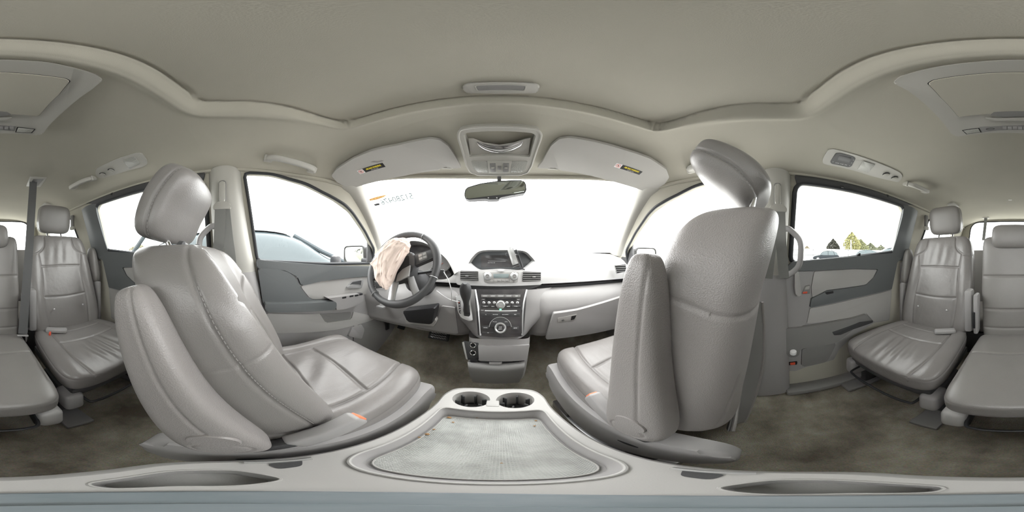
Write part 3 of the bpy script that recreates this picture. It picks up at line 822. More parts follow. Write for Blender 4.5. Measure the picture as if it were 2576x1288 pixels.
# third-row bench glimpsed between the seats
T = thing('rear_bench', (0, -1.8, FLOOR), 'grey leather third-row bench glimpsed through the gaps behind the second row', 'bench seat')
slab('backrest', M['leather'], T, [(0, -1.62, -.48), (0, -1.70, -.2), (0, -1.78, .06)], lambda t: .66, lambda t, xn: .06+0*t, lambda t, xn: .06+0*t, nu=160, nv=50, e=6, mw=10, md=5, aspect=(.6, .06))
slab('cushion', M['leather'], T, [(0, -1.62, -.52), (0, -1.4, -.52), (0, -1.16, -.53)], lambda t: .66, lambda t, xn: .07+0*t, lambda t, xn: .09+0*t, nu=160, nv=50, e=6, mw=10, md=5, flip=-1, aspect=(.6, .06))
m = MB(); m.add(*box((0, -1.45, (FLOOR-.62)/2), (1.2, .5, abs(FLOOR+.62)), bev=.02)); m.build('base', M['plastic_dark'], T)

# ------------------------------------------------------------------ floor console between the front seats
CX0 = -.013
CRUMB = ['large brown leaf crumb in the front left corner of the console tray', 'small brown crumb just behind the largest one in the left tray corner', 'curled brown leaf crumb at the left edge of the tray mat', 'brown crumb on the left tray edge, between corner and curled leaf', 'tiny brown crumb against the front wall of the tray, left of centre', 'brown crumb in the front right corner of the console tray', 'small crumb on the mat, below the crumb of the right tray corner', 'single tiny crumb near the middle of the tray mat', 'small brown crumb furthest back along the left tray edge']
def floor_console():
    ZT = -.475
    T = thing('floor_console', (CX0, .17, FLOOR), 'light grey centre console with tray mat and two cup holders between front seats', 'console')
    fr = frame((CX0, 0, ZT), (1, 0, 0), (0, 0, 1))
    # outline of the top rim, (x, y)
    half = [(0, .447), (.06, .446), (.105, .432), (.125, .395), (.128, .34), (.138, .25), (.145, .12), (.140, 0), (.115, -.065), (.06, -.092), (0, -.098)]
    outl = half+[(-x, y) for x, y in half[-2:0:-1]]
    outl = [tuple(p) for p in catmull(outl, 120, True)]
    tray = rpoly([(-.122, .082), (.122, .082), (.108, .335), (-.108, .335)], [.05, .05, .02, .02], 10)
    tray = resample_closed(tray, 120)
    # body skirt
    V = []; F = []; n = len(outl)
    levels = [(-.006, 1.0), (-.03, 1.005), (-.10, .93), (-.30, .86), (FLOOR-ZT+.002, .84)]
    V += [wld(fr, p[0], p[1], 0)*1 for p in [(q[0]*.965, .175+(q[1]-.175)*.975) for q in outl]]
    for h, k_ in levels: V += [wld(fr, p[0]*k_, .175+(p[1]-.175)*(k_+.02), h) for p in outl]
    for l in range(len(levels)):
        for i in range(n):
            F.append((l*n+i, (l+1)*n+i, (l+1)*n+(i+1) % n, l*n+(i+1) % n))
    body = mk('body', V, F, M['plastic_light'], T)
    bm = bmesh.new(); bm.from_mesh(body.data); bmesh.ops.recalc_face_normals(bm, faces=bm.faces); bm.to_mesh(body.data); bm.free()
    # top surface: triangulated with openings for tray, cup holders, and the rear pocket
    top = [(q[0]*.965, .175+(q[1]-.175)*.975) for q in outl]
    cups = [[(cx+.046*math.cos(2*PI*i/48), .388+.038*math.sin(2*PI*i/48)) for i in range(48)] for cx in (-.053, .053)]
    pockets = [[tuple(p) for p in catmull([(-.080, .022), (-.106, -.005), (-.100, -.042), (-.078, -.062), (-.036, -.070), (-.030, -.052), (-.052, -.030), (-.062, .0)], 48, True)],
               [tuple(p) for p in catmull([(.088, .016), (.110, -.008), (.103, -.040), (.080, -.060), (.050, -.068), (.044, -.052), (.062, -.030), (.070, .0)], 48, True)]]
    holes = [tray]+cups+pockets
    pts = list(top); es = [(i, (i+1) % n) for i in range(n)]
    for h in holes:
        k_ = len(pts); pts += [tuple(q) for q in h]; es += [(k_+i, k_+(i+1) % len(h)) for i in range(len(h))]
    r = geometry.delaunay_2d_cdt([Vector(p) for p in pts], es, [], 0, 1e-7)
    F = []
    for f in r[2]:
        c = sum((r[0][i] for i in f), Vector((0, 0)))/len(f)
        if inside(c, top) and not any(inside(c, h) for h in holes): F.append(list(f))
    mk('top_panel', [wld(fr, p.x, p.y, 0) for p in r[0]], F, M['plastic_light'], T, smooth=False)
    # tray: sloping wall + floor + raised lip + ribbed mat
    def bowl(loop, depth, k_, mat, name, parent, floor_mat=None, steps=5):
        cx = sum(p[0] for p in loop)/len(loop); cy = sum(p[1] for p in loop)/len(loop); V = []; F = []; m_ = len(loop)
        for s_ in range(steps+1):
            t = s_/steps; kk = 1+(k_-1)*math.sin(t*PI/2); h = -depth*(1-math.cos(t*PI/2)) if False else -depth*t
            V += [wld(fr, cx+(p[0]-cx)*kk, cy+(p[1]-cy)*kk, h) for p in loop]
        for s_ in range(steps):
            for i in range(m_): F.append((s_*m_+i, s_*m_+(i+1) % m_, (s_+1)*m_+(i+1) % m_, (s_+1)*m_+i))
        F.append(list(range(steps*m_, steps*m_+m_)))
        o = mk(name, V, F, mat, parent, sharp=50); return o
    bowl(tray, .030, .90, M['plastic'], 'tray', T)
    lip = MB(); lip.add(*tube([wld(fr, p[0], p[1], .0015) for p in tray], .0028, 8, closed=True)); lip.build('tray_lip', M['plastic_light'], T)
    ml = [((p[0])*.87, .2085+(p[1]-.2085)*.87) for p in tray]
    mat = MB(); mat.add(*plate(ml, fr, .003, .001, 1, base=-.0298)); mt = mat.build('tray_mat', M['mat'], T)
    rb = MB(); rb.add(*tube([wld(fr, p[0]*.985, .2085+(p[1]-.2085)*.985, -.0262) for p in ml], .0012, 6, closed=True)); rb.build('mat_edge', M['plastic_light'], mt)
    # crumbs and a torn patch on the mat
    for (px, py, r_) in [(1130, 1050, .0035), (1140, 1062, .002), (1075, 1092, .003), (1092, 1080, .002), (1200, 1050, .0018), (1348, 1058, .002), (1345, 1071, .0018), (1262, 1165, .0012), (1055, 1100, .002)]:
        p = at(px, py, z=ZT-.024)
        m = MB(); bmm = bmesh.new(); lb = CRUMB.pop(0); bmesh.ops.create_icosphere(bmm, subdivisions=2, radius=r_)
        for v in bmm.verts: v.co = Vector((v.co.x*1.4, v.co.y, v.co.z*.5))*(1+.5*random.random()*0+.25*math.sin(v.co.x*3000+v.co.y*2000))+p
        m.add(*bm_vf(bmm)); o = m.build('leaf_crumb', M['crumb'], None, org=p); tag(o, lb, 'crumb', 'crumbs on the console tray')
    # cup holders
    for kx, cup in enumerate(cups):
        cc = wld(fr, (-.053, .053)[kx], .388)
        V, F_ = [], []
        prof = [(1.0, 0), (.99, -.004), (.93, -.010), (.90, -.06), (.82, -.064)]
        for k_, h in prof: V += [cc+Vector((.046*k_*math.cos(2*PI*i/48), .038*k_*math.sin(2*PI*i/48), h)) for i in range(48)]
        for l in range(len(prof)-1):
            for i in range(48): F_.append((l*48+i, l*48+(i+1) % 48, (l+1)*48+(i+1) % 48, (l+1)*48+i))
        F_.append([(len(prof)-1)*48+i for i in range(48)])
        ch = mk('cup_holder', V, F_, M['plastic_light'], T, sharp=50)
        m = MB(); m.add(*lathe([(.030, 0), (.030, .006), (.022, .007), (.020, .002)], cc+Vector((0, -.004, -.062)), (0, 0, 1), 30)); m.build('rubber_insert', M['rubber'], ch)
        for q in range(6):
            a = q*PI/3+.3; d = Vector((math.cos(a), math.sin(a)*.8, 0)); c = cc+d*.033+Vector((0, 0, -.032))
            m = MB(); m.add(*box(c, (.012, .005, .05), frame((0, 0, 0), d, (0, 0, 1)), .002)); m.build('grip_fin', M['rubber'], ch)
    # dark bridge between the cups
    m = MB(); m.add(*box(wld(fr, 0, .372, -.004), (.030, .028, .012), fr, .003)); m.build('divider', M['plastic_light'], T)
    # rear pocket
    for pk in pockets:
        bowl(pk, .022, .85, M['plastic_mid'], 'rear_pocket', T)
        m = MB(); m.add(*tube([wld(fr, a, b, .0006) for a, b in pk], .0014, 6, closed=True)); m.build('pocket_lip', M['plastic_light'], T)
    # parting line + side slots
    for q in (-1, 1):
        pl = rpoly([(q*.126, .020), (q*.130, .055), (q*.112, .048), (q*.108, .026)], .006, 4)
        m = MB(); m.add(*plate(pl, fr, .0012, 0, base=.0002)); m.build('side_slot', M['plastic_dark'], T)
        m = MB(); m.add(*tube([wld(fr, q*.131, y, .002) for y in np.linspace(.0, .065, 10)], .004, 8)); m.build('slot_trim', M['silver'], T)
    return T
def mat_mat():
    m = bpy.data.materials.new('ribbed_mat'); m.use_nodes = True; N = m.node_tree.nodes; L = m.node_tree.links
    b = N['Principled BSDF']; b.inputs['Roughness'].default_value = .5
    tc = N.new('ShaderNodeTexCoord'); wv = N.new('ShaderNodeTexWave'); wv.inputs['Scale'].default_value = 95; wv.bands_direction = 'X'
    wv2 = N.new('ShaderNodeTexWave'); wv2.inputs['Scale'].default_value = 95; wv2.bands_direction = 'Y'
    mul = N.new('ShaderNodeMath'); mul.operation = 'MULTIPLY'
    L.new(tc.outputs['Object'], wv.inputs['Vector']); L.new(tc.outputs['Object'], wv2.inputs['Vector'])
    L.new(wv.outputs['Fac'], mul.inputs[0]); L.new(wv2.outputs['Fac'], mul.inputs[1])
    n = N.new('ShaderNodeTexNoise'); n.inputs['Scale'].default_value = 22; n.inputs['Detail'].default_value = 8
    L.new(tc.outputs['Object'], n.inputs['Vector'])
    r = N.new('ShaderNodeValToRGB'); r.color_ramp.elements[0].position = .30; r.color_ramp.elements[0].color = (.27, .275, .26, 1)
    r.color_ramp.elements[1].position = .60; r.color_ramp.elements[1].color = (.40, .41, .39, 1)
    L.new(n.outputs['Fac'], r.inputs['Fac']); L.new(r.outputs['Color'], b.inputs['Base Color'])
    bp = N.new('ShaderNodeBump'); bp.inputs['Distance'].default_value = .0012; bp.inputs['Strength'].default_value = .7
    L.new(mul.outputs[0], bp.inputs['Height']); L.new(bp.outputs['Normal'], b.inputs['Normal'])
    return m
M['mat'] = mat_mat(); M['crumb'] = material('dry_leaf', (.30, .17, .07), .8)
floor_console()
M['stand'] = material('blue_grey_metal', (.20, .235, .255), .35, metal=.2, var=(30, (.26, .29, .31), .3, .7))
m = MB(); m.add(*lathe([(.054, 0), (.054, .004), (.051, .007), (.018, .009), (.017, .016), (.0, .017)], (-.003, .0, -.4745), (0, 0, 1), 64))
tag(m.build('stand_base', M['stand'], org=(-.003, 0, -.4745)), 'round blue-grey metal base plate standing on the rear of the console', 'stand')

# ------------------------------------------------------------------ dashboard
def strip_px(pts, fr, wid, thick, name, mat, parent, base=0):
    q = [wld(fr, *loc2(on(a, b, fr), fr), base) for a, b in pts]
    m = MB(); m.add(*tube(q, wid, 8, flat=(wid, thick))); return m.build(name, mat, parent)
DT = thing('dashboard', (0, 1.0, FLOOR), 'wide grey dashboard with upper pad coloured pale for the glare below the windscreen', 'dashboard')
def profile_sheet(prof, x0, x1, nx, name, mat, parent, xf=None, n=60):
    P = catmull([(0, a, b) for a, b in prof], n); V = []; F = []
    for i in range(nx):
        u = i/(nx-1); x = x0+(x1-x0)*u
        for p in P:
            y, z = p[1], p[2]
            if xf: y, z = xf(x, y, z)
            V.append((x, y, z))
    for i in range(nx-1):
        for j in range(n-1): F.append((i*n+j, (i+1)*n+j, (i+1)*n+j+1, i*n+j+1))
    return mk(name, V, F, mat, parent, sharp=60)
def dx(x, y, z):
    k = abs(x)/.8; w1 = math.exp(-(x/.165)**6)*(1-sstep(.97, 1.04, y)); w2 = math.exp(-((x+.435)/.215)**6)*(1-sstep(.95, 1.02, y))
    z = z-max(0, z+.082)*w1; z = z-max(0, z+.135)*w2
    return y-.05*k**3*(1 if y < 1.1 else 0)-(.30*k**2.2 if y > 1.2 else 0), z
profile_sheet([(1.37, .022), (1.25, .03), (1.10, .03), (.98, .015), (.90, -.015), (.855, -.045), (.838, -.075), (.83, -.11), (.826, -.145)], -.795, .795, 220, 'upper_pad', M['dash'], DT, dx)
profile_sheet([(.826, -.143), (.845, -.150), (.862, -.158), (.858, -.170), (.842, -.176)], -.795, .795, 40, 'crease_strip', M['plastic_dark'], DT, dx, 24)
def dl(x, y, z):
    k = abs(x)/.8; y = y-.05*k**3+.05*max(0, 1-(abs(x)-.15)/.08)**2*(1 if y < .85 else 0)
    return y, z
lp = [(.845, -.172), (.815, -.185), (.785, -.215), (.768, -.255), (.765, -.290), (.775, -.33), (.79, -.39), (.80, -.43), (.84, -.455), (1.0, -.46), (1.24, -.46)]
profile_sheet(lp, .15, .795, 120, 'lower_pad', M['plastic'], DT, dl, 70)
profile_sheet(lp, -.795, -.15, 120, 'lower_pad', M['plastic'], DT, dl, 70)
# side faces next to the centre stack, and kick panels
for q in (-1, 1):
    sheet([[(q*.775, .62, -.46), (q*.77, .8, -.46), (q*.76, 1.22, -.44)], [(q*.775, .62, -.60), (q*.76, .8, -.62), (q*.75, 1.22, -.60)], [(q*.79, .62, FLOOR), (q*.78, .8, FLOOR), (q*.77, 1.22, FLOOR+.2)]],
          'kick_panel', M['plastic_mid'], DT, outdir=(q, 0, 0))
# centre stack tower ------------------------------------------------
def tower():
    # left and right edges measured on the photograph; surface bulges towards the cabin
    rows = []
    L = [(1130, 735, .845), (1140, 790, .80), (1155, 840, .74), (1162, 862, .71)]
    lv = [(-.170, .858, .30, .80), (-.22, .800, .27, .782), (-.28, .782, .24, .765), (-.33, .80, .21, .745), (-.38, .84, .18, .725), (-.405, .86, .165, .712)]
    V = []; F = []; nx = 81
    P = catmull([(a, b, c, d) for a, b, c, d in lv], 40)
    for (z, ys, hw, yf) in P:
        for i in range(nx):
            u = -1+2*i/(nx-1); e_ = abs(u)**3.6
            V.append((hw*u, yf+(ys-yf)*e_+(.05*max(0, abs(u)-.93)/.07), z))
    for j in range(39):
        for i in range(nx-1): F.append((j*nx+i, j*nx+i+1, (j+1)*nx+i+1, (j+1)*nx+i))
    mk('stack_surround', V, F, M['plastic'], DT)
    lv = [(-.400, .82, .146, .712), (-.45, .80, .142, .700), (-.52, .78, .132, .685), (-.60, .77, .122, .680), (-.655, .80, .112, .690), (-.68, 1.0, .105, .78)]
    V = []; F = []
    P = catmull(lv, 40)
    for (z, ys, hw, yf) in P:
        for i in range(nx):
            u = -1+2*i/(nx-1); e_ = abs(u)**18
            V.append((1.10*hw*u, yf+(ys+.25-yf)*(e_), z))
    for j in range(39):
        for i in range(nx-1): F.append((j*nx+i, j*nx+i+1, (j+1)*nx+i+1, (j+1)*nx+i))
    mk('lower_tower', V, F, M['plastic'], DT)
tower()
# frames of reference: stack face is the tilted plane through these heights
def tilt(yc, zc, ang): return frame((0, yc, zc), (1, 0, 0), (0, -math.cos(ang), math.sin(ang)))
FV = frame((0, .820, -.10), (1, 0, 0), (0, -1, .12))       # vents / climate
FS = tilt(.742, -.275, math.radians(18))                   # audio panel
def PX(pts, fr, rad=0, seg=4): return pxpoly(pts, fr, rad, seg)
def put(name, poly, fr, thick, mat, parent, base=0, bev=.002, org=None):
    m = MB(); m.add(*plate(poly, fr, thick, bev, base=base)); return m.build(name, mat, parent, org=org)
def pc(px, py, fr): return loc2(on(px, py, fr), fr)
# fascia that carries vents and climate
put('vent_fascia', PX([(1146, 682), (1256, 676), (1366, 682), (1364, 716), (1256, 720), (1148, 716)], FV, .012), FV, .022, M['dash'], DT, base=-.018, bev=.004)
def vent(poly_px, fr, tabx, mat='dash'):
    poly = PX(poly_px, fr, .004); 
    o = put('air_vent', poly, fr, .004, M['silver'], DT, base=.003, bev=.001)
    c = np.mean(np.array(poly), 0); inn = [tuple(c+(np.array(p)-c)*.955) for p in poly]
    put('vent_opening', inn, fr, .0015, M['void'], o, base=.0068, bev=0)
    xs = [p[0] for p in inn]; ys = [p[1] for p in inn]; h = max(ys)-min(ys)
    for k_ in range(5):
        yy = min(ys)+h*(k_+.5)/5
        m = MB(); m.add(*box(wld(fr, (min(xs)+max(xs))/2, yy, .009), ((max(xs)-min(xs))*.97, h*.10, .004), fr, .0008)); m.build('slat', M['plastic_mid'], o)
    m = MB(); m.add(*box(wld(fr, tabx, sum(ys)/len(ys)-.001, .014), (.016, .006, .010), fr, .002)); m.build('vent_tab', M['silver'], o)
vent([(1158, 681), (1204, 682), (1205, 707), (1158, 705)], FV, pc(1176, 695, FV)[0])
vent([(1314, 683), (1361, 684), (1360, 707), (1313, 709)], FV, pc(1342, 697, FV)[0])
FV2 = frame((.74, .79, -.07), (1, -.35, 0), (-.35, -1, .12))
cl = put('climate_panel', PX([(1215, 685), (1305, 685), (1302, 708), (1290, 712), (1228, 712), (1218, 708)], FV, .004), FV, .004, M['plastic_light'], DT, base=.003, bev=.0015)
put('climate_display', PX([(1241, 689), (1280, 689), (1279, 699), (1242, 699)], FV, .002), FV, .002, M['lcd'], cl, base=.0065, bev=.0005)
for cx_ in (1227, 1293):
    c = wld(FV, *pc(cx_, 695, FV), .006)
    m = MB(); m.add(*lathe([(.0205, 0), (.0205, .008), (.018, .011), (.015, .011), (.0145, .016), (.012, .018), (.0, .018)], c, FV[3], 32)); kb = m.build('temperature_knob', M['silver'], cl)
    m = MB(); m.add(*lathe([(.010, 0), (.010, .0006), (0, .0006)], c+FV[3]*.0175, FV[3], 24)); m.build('knob_face', M['plastic_mid'], kb)
    text('AUTO' if cx_ < 1250 else 'TEMP', frame(c+FV[3]*.0182, FV[1], FV[3]), .0055, 'knob_print', M['print'], kb)
for k_ in range(8):
    a = 1221+k_*10.2
    put('climate_button', PX([(a, 703 if 1240 < a < 1285 else 705), (a+8.6, 703 if 1240 < a < 1285 else 705), (a+8.6, 710), (a, 710)], FV, .001), FV, .002, M['plastic_light'], cl, base=.0068, bev=.0006)
for k_, tx in enumerate(['A/C', 'MODE', 'SYNC', 'REAR']):
    text(tx, FV, .004, 'button_print', M['plastic_dark'], cl, *pc(1245+k_*10.2, 707, FV), base=.0092)
put('hazard_button', PX([(1252, 680), (1268, 680), (1267, 683.5), (1253, 683.5)], FV, .001), FV, .006, M['dash'], DT, base=.004, bev=.001)
# audio panel: glossy black with silver side trims
pan = put('audio_panel', PX([(1194, 727), (1325, 727), (1316, 845), (1258, 848), (1203, 843)], FS, .006), FS, .030, M['gloss_black'], DT, base=-.022, bev=.003)
for q, pts in ((-1, [(1196, 729), (1204, 780), (1209, 843)]), (1, [(1325, 729), (1315, 775), (1313, 843)])):
    q_ = [wld(FS, *pc(a, b, FS), .009) for a, b in pts]
    m = MB(); m.add(*tube(smooth_path(q_, 30), .004, 8, flat=(.0045, .003))); m.build('silver_trim', M['silver'], pan)
fac = put('radio_face', PX([(1210, 738), (1310, 738), (1311, 775), (1314, 782), (1312, 838), (1208, 838), (1206, 782), (1209, 775)], FS, .003), FS, .003, M['gloss_black'], pan, base=.008, bev=.001)
def button(poly, name='button', mat='plastic_dark', txt=None, size=.006, base=.0108, thick=.0022):
    b = put(name, PX(poly, FS, .001, 2), FS, thick, M[mat], fac, base=base, bev=.0007)
    if txt:
        c = np.mean(np.array([pc(a, bb, FS) for a, bb in poly]), 0)
        text(txt, FS, size, 'button_print', M['print'], b, c[0], c[1], base=base+thick+.0002, bold=.0002)
    return b
for k_, tx in enumerate(['AUDIO', 'RADIO', 'CD/AUX', 'PHONE', 'DISP']):
    a = 1211+k_*19.6; button([(a, 742), (a+19, 742), (a+19, 748.5), (a, 748.5)], txt=tx, size=.0062, mat='plastic_mid')
put('disc_slot', PX([(1223, 751.5), (1298, 751.5), (1298, 755.5), (1223, 755.5)], FS), FS, .0008, M['void'], fac, base=.0108, bev=0)
text('PWR', FS, .006, 'panel_print', M['print'], fac, *pc(1216, 753.5, FS), base=.0112)
text('EJECT', FS, .005, 'panel_print', M['print'], fac, *pc(1304, 753.5, FS), base=.0112)
def knobc(px, py, prof, name, mat, parent=None, fr=FS, base=.0108, seg=32):
    c = wld(fr, *pc(px, py, fr), base); m = MB(); m.add(*lathe(prof, c, fr[3], seg)); return m.build(name, M[mat], parent or fac), c
for k_, px_ in enumerate((1217.5, 1230.5, 1243.5, 1275, 1288, 1301)):
    bt, c = knobc(px_, 762, [(.0068, 0), (.0068, .002), (.005, .0035), (0, .004)], 'preset_button', 'silver', seg=18)
    text(str(k_+1), frame(c, FS[1], FS[3]), .006, 'button_print', M['black'], bt, base=.0042)
vk, c = knobc(1259.5, 766, [(.021, 0), (.021, .003), (.017, .004), (.0165, .013), (.014, .015), (.0135, .0135), (0, .0135)], 'volume_knob', 'silver')
text('VOL', frame(c, FS[1], FS[3]), .007, 'knob_print', M['print'], vk, base=.014)
button([(1211, 768), (1232, 768), (1232, 773), (1211, 773)], txt='<< SKIP >>', size=.0045); button([(1234, 769), (1246, 769), (1246, 773), (1234, 773)], txt='SCAN', size=.0045)
button([(1272, 769), (1285, 769), (1285, 773), (1272, 773)], txt='AM/FM', size=.0045); button([(1287, 768), (1308, 768), (1308, 773), (1287, 773)], txt='< TUNE >', size=.0045)
put('dvd_slot', PX([(1220, 780), (1300, 780), (1300, 782.5), (1220, 782.5)], FS), FS, .0008, M['print'], fac, base=.0108, bev=0)
text('DVD', FS, .006, 'panel_print', M['print'], fac, *pc(1214, 780.5, FS), base=.0112)
M['green'] = material('green_indicator', (.05, .6, .2), .4, emit=(.1, .9, .35, 2.5))
put('indicator_lamp', PX([(1256.5, 777), (1261.5, 777), (1261.5, 780), (1256.5, 780)], FS, .001), FS, .001, M['green'], fac, base=.0112, bev=.0003)
for k_, (a, b, tx) in enumerate([(1211, 1234, '>/||'), (1234.6, 1258, 'REAR POWER'), (1258.6, 1283, 'REAR CONTROL'), (1283.6, 1307, 'OPEN')]):
    button([(a, 787), (b, 787), (b, 795), (a, 795)], txt=tx, size=.0038)
# big selector
m = MB(); arc = [(.047*math.cos(a), .047*math.sin(a)) for a in np.linspace(0, PI, 24)]
cN = pc(1258.5, 822, FS)
m.add(*plate([(cN[0]+a, cN[1]+b) for a, b in arc], FS, .002, .0008, base=.0108)); m.build('selector_arc', M['plastic_dark'], fac)
m = MB(); m.add(*tube([wld(FS, cN[0]+a*1.02, cN[1]+b*1.02, .0125) for a, b in arc], .0012, 6)); m.build('arc_trim', M['silver'], fac)
text('PHONE', FS, .0055, 'panel_print', M['print'], fac, *pc(1245, 809, FS), base=.0132); text('INFO', FS, .0055, 'panel_print', M['print'], fac, *pc(1273, 809, FS), base=.0132)
button([(1213, 819), (1231, 819), (1230, 828), (1214, 828)], txt='CANCEL', size=.0045); button([(1287, 820), (1305, 820), (1304, 829), (1287, 829)], txt='SETUP', size=.0055)
button([(1214, 834), (1242, 834), (1242, 838), (1215, 838)], txt='AUX', size=.0035)
sk, c = knobc(1258.5, 824, [(.0265, 0), (.0265, .008), (.0245, .013), (.021, .014), (.0165, .0115), (.0155, .0105), (0, .0105)], 'selector_knob', 'silver', seg=48)
m = MB(); m.add(*lathe([(.0155, 0), (.0155, .0015), (.013, .0025), (0, .0025)], c+FS[3]*.0105, FS[3], 36)); sb = m.build('selector_face', M['gloss_black'], sk)
for tx, dy in (('TUNE', .006), ('PUSH', 0), ('SELECT', -.006)):
    text(tx, frame(c, FS[1], FS[3]), .0055, 'knob_print', M['print'], sb, 0, dy, base=.0135)
# storage pocket below the air line, lids, sockets
FP = frame((0, .700, -.46), (1, 0, 0), (0, -1, .22))
bay = put('socket_bay', PX([(1166, 857), (1204, 862), (1205, 904), (1176, 904)], FP, .004), FP, .004, M['plastic_dark'], DT, base=.001)
for yy in (867, 886):
    c = wld(FP, *pc(1190.5, yy, FP), .004); m = MB(); m.add(*lathe([(.0135, 0), (.0135, .006), (.012, .007), (.0105, .006), (.0105, .001), (0, .001)], c, FP[3], 28)); so = m.build('power_socket', M['chrome'], bay)
    m = MB(); m.add(*lathe([(.010, 0), (.010, .001), (0, .001)], c+FP[3]*.0012, FP[3], 24)); m.build('socket_hole', M['void'], so)
put('broken_hinge', PX([(1163, 860), (1168, 859), (1177, 903), (1173, 902)], FP), FP, .006, M['plastic_light'], DT, base=.002, bev=.001)
put('pocket_door', PX([(1204, 866), (1331, 865), (1322, 903), (1206, 904)], FP, .003), FP, .016, M['plastic'], DT, base=.002, bev=.003)
put('switch_gap', PX([(1184, 904), (1320, 904), (1318, 912), (1180, 911)], FP, .003), FP, .004, M['plastic_dark'], DT, base=-.002, bev=.0005)
put('bin_latch', PX([(1231, 908), (1263, 908), (1262, 914), (1231, 914)], FP, .002), FP, .014, M['plastic'], DT, base=.002, bev=.002)
for a in (1185, 1288):
    put('seat_heater_switch', PX([(a, 902), (a+17, 902), (a+17, 909), (a, 909)], FP, .002), FP, .009, M['black'], DT, base=.002, bev=.001)
FB = frame((0, .672, -.57), (1, 0, 0), (0, -1, -.10))
sheet([[at(a, b, y=.672) for a, b in ((1176, 912), (1258, 918), (1320, 912))], [at(a, b, y=.655) for a, b in ((1178, 925), (1258, 932), (1319, 925))],
       [at(a, b, y=.662) for a, b in ((1182, 945), (1255, 950), (1314, 945))], [at(a, b, y=.675) for a, b in ((1190, 962), (1254, 965), (1306, 962))]],
      'lower_bin', M['plastic_mid'], DT, outdir=(0, 1, 0), thick=.03)
put('dash_slot', PX([(1150, 717), (1364, 717), (1335, 728), (1190, 728)], FV, .004), FV, .012, M['plastic_dark'], DT, base=-.016, bev=.002)
# left shifter panel
FSH = frame((-.135, .775, -.25), (1, .22, 0), (.22, -1, .55))
sp = put('shift_surround', PX([(1146, 745), (1160, 742), (1182, 752), (1188, 790), (1190, 806), (1180, 808), (1160, 800), (1152, 785)], FSH, .006), FSH, .010, M['silver'], DT, base=-.002, bev=.003)
put('shift_slot', PX([(1166, 770), (1181, 768), (1183, 793), (1180, 797), (1167, 795)], FSH, .004), FSH, .001, M['black'], sp, base=.0082, bev=0)
gi = put('gear_indicator', PX([(1152, 757), (1158, 757), (1160, 790), (1155, 788)], FSH, .002), FSH, .001, M['black'], sp, base=.0082, bev=0)
for k_, ch in enumerate('PRND3'):
    text(ch, FSH, .010, 'gear_letter', M['print'] if k_ else M['red'], gi, *pc(1155+k_*.7, 762+k_*6, FSH), base=.0096)
# lever with leather knob
g0 = wld(FSH, *pc(1174, 784, FSH), .0); g1 = at(1170, 712, y=.655)
lv = [g0+(g1-g0)*t for t in np.linspace(0, 1, 15)]
rr = [.016, .016, .015, .014, .013, .0135, .015, .018, .021, .0235, .025, .0255, .0245, .020, .008]
m = MB(); m.add(*tube(lv, rr, 24)); gs = m.build('gear_lever', M['plastic_dark'], DT)
# glove box + handle
FG = frame((.45, .752, -.36), (1, -.06, 0), (-.06, -1, -.17))
gb = put('glove_box_door', [loc2(on(a, b, FG), FG) for a, b in rpoly([(1391, 785), (1450, 777), (1560, 745), (1640, 722), (1640, 800), (1540, 825), (1372, 850), (1380, 820)], 3, 3)], FG, .020, M['plastic'], DT, base=-.004, bev=.004)
hd = put('glove_box_handle', PX([(1400, 796), (1448, 786), (1444, 800), (1401, 807)], FG, .003), FG, .006, M['plastic_light'], gb, base=.014, bev=.002)
put('handle_recess', PX([(1434, 791), (1446, 789), (1441, 799), (1432, 801)], FG, .002), FG, .001, M['void'], hd, base=.0195, bev=0)
m = MB(); m.add(*lathe([(.006, 0), (.006, .003), (.004, .004), (0, .003)], wld(FG, *pc(1413, 801, FG), .019), FG[3], 20)); m.build('lock_cylinder', M['steel'], hd)
# right end vent
sv = frame((.72, .79, -.06), (1, -.25, 0), (-.25, -1, .12))
q = [loc2(Vector((a, .80, b)), sv) for a, b in ((.655, -.055), (.745, -.050), (.75, -.10), (.672, -.11))]
o = put('air_vent', rpoly(q, .005), sv, .008, M['silver'], DT, base=.03, bev=.001); c = np.mean(np.array(q), 0)
put('vent_opening', [tuple(c+(np.array(p)-c)*.88) for p in q], sv, .001, M['void'], o, base=.0378, bev=0)
for k_ in range(4):
    m = MB(); m.add(*box(wld(sv, c[0], c[1]-.018+k_*.012, .040), (.078, .0035, .003), sv, .0006)); m.build('slat', M['plastic_mid'], o)
# display hood ------------------------------------------------------
def hood(pxs, y0, y1, name, drop=.012, thick=.014, mat='dash', taper=.92):
    """arch following measured outline at y0, running back to y1"""
    A = catmull([tuple(at(a, b, y=y0)) for a, b in pxs], 60); cx = (A[0][0]+A[-1][0])/2
    V = []; F = []; n = len(A)
    rows = [(y0, 1.0, 0), (y0+.004, 1.05, thick*.7), (y0+.03, 1.08, thick), (y1, 1.0*taper+.05, thick-.0), (y1+.02, .9*taper, -.05)]
    for (yy, k_, up) in rows:
        for p in A: V.append((cx+(p[0]-cx)*k_, yy, p[2]+up))
    for j in range(len(rows)-1):
        for i in range(n-1): F.append((j*n+i, j*n+i+1, (j+1)*n+i+1, (j+1)*n+i))
    o = mk(name, V, F, M[mat], DT, sharp=60)
    V = []; F = []
    for (yy, k_, up) in [(y0, 1.0, 0), (y0+.01, .99, -.003), (y0+.09, .90, -.02)]:
        for p in A: V.append((cx+(p[0]-cx)*k_, yy, p[2]+up))
    for j in range(2):
        for i in range(n-1): F.append((j*n+i+1, j*n+i, (j+1)*n+i, (j+1)*n+i+1))
    mk('hood_lining', V, F, M['plastic_mid'], o)
    return o, A
ho, A = hood([(1174, 682), (1178, 664), (1190, 645), (1210, 631), (1258, 629), (1315, 631), (1336, 645), (1350, 664), (1354, 682)], .88, 1.04, 'display_hood')
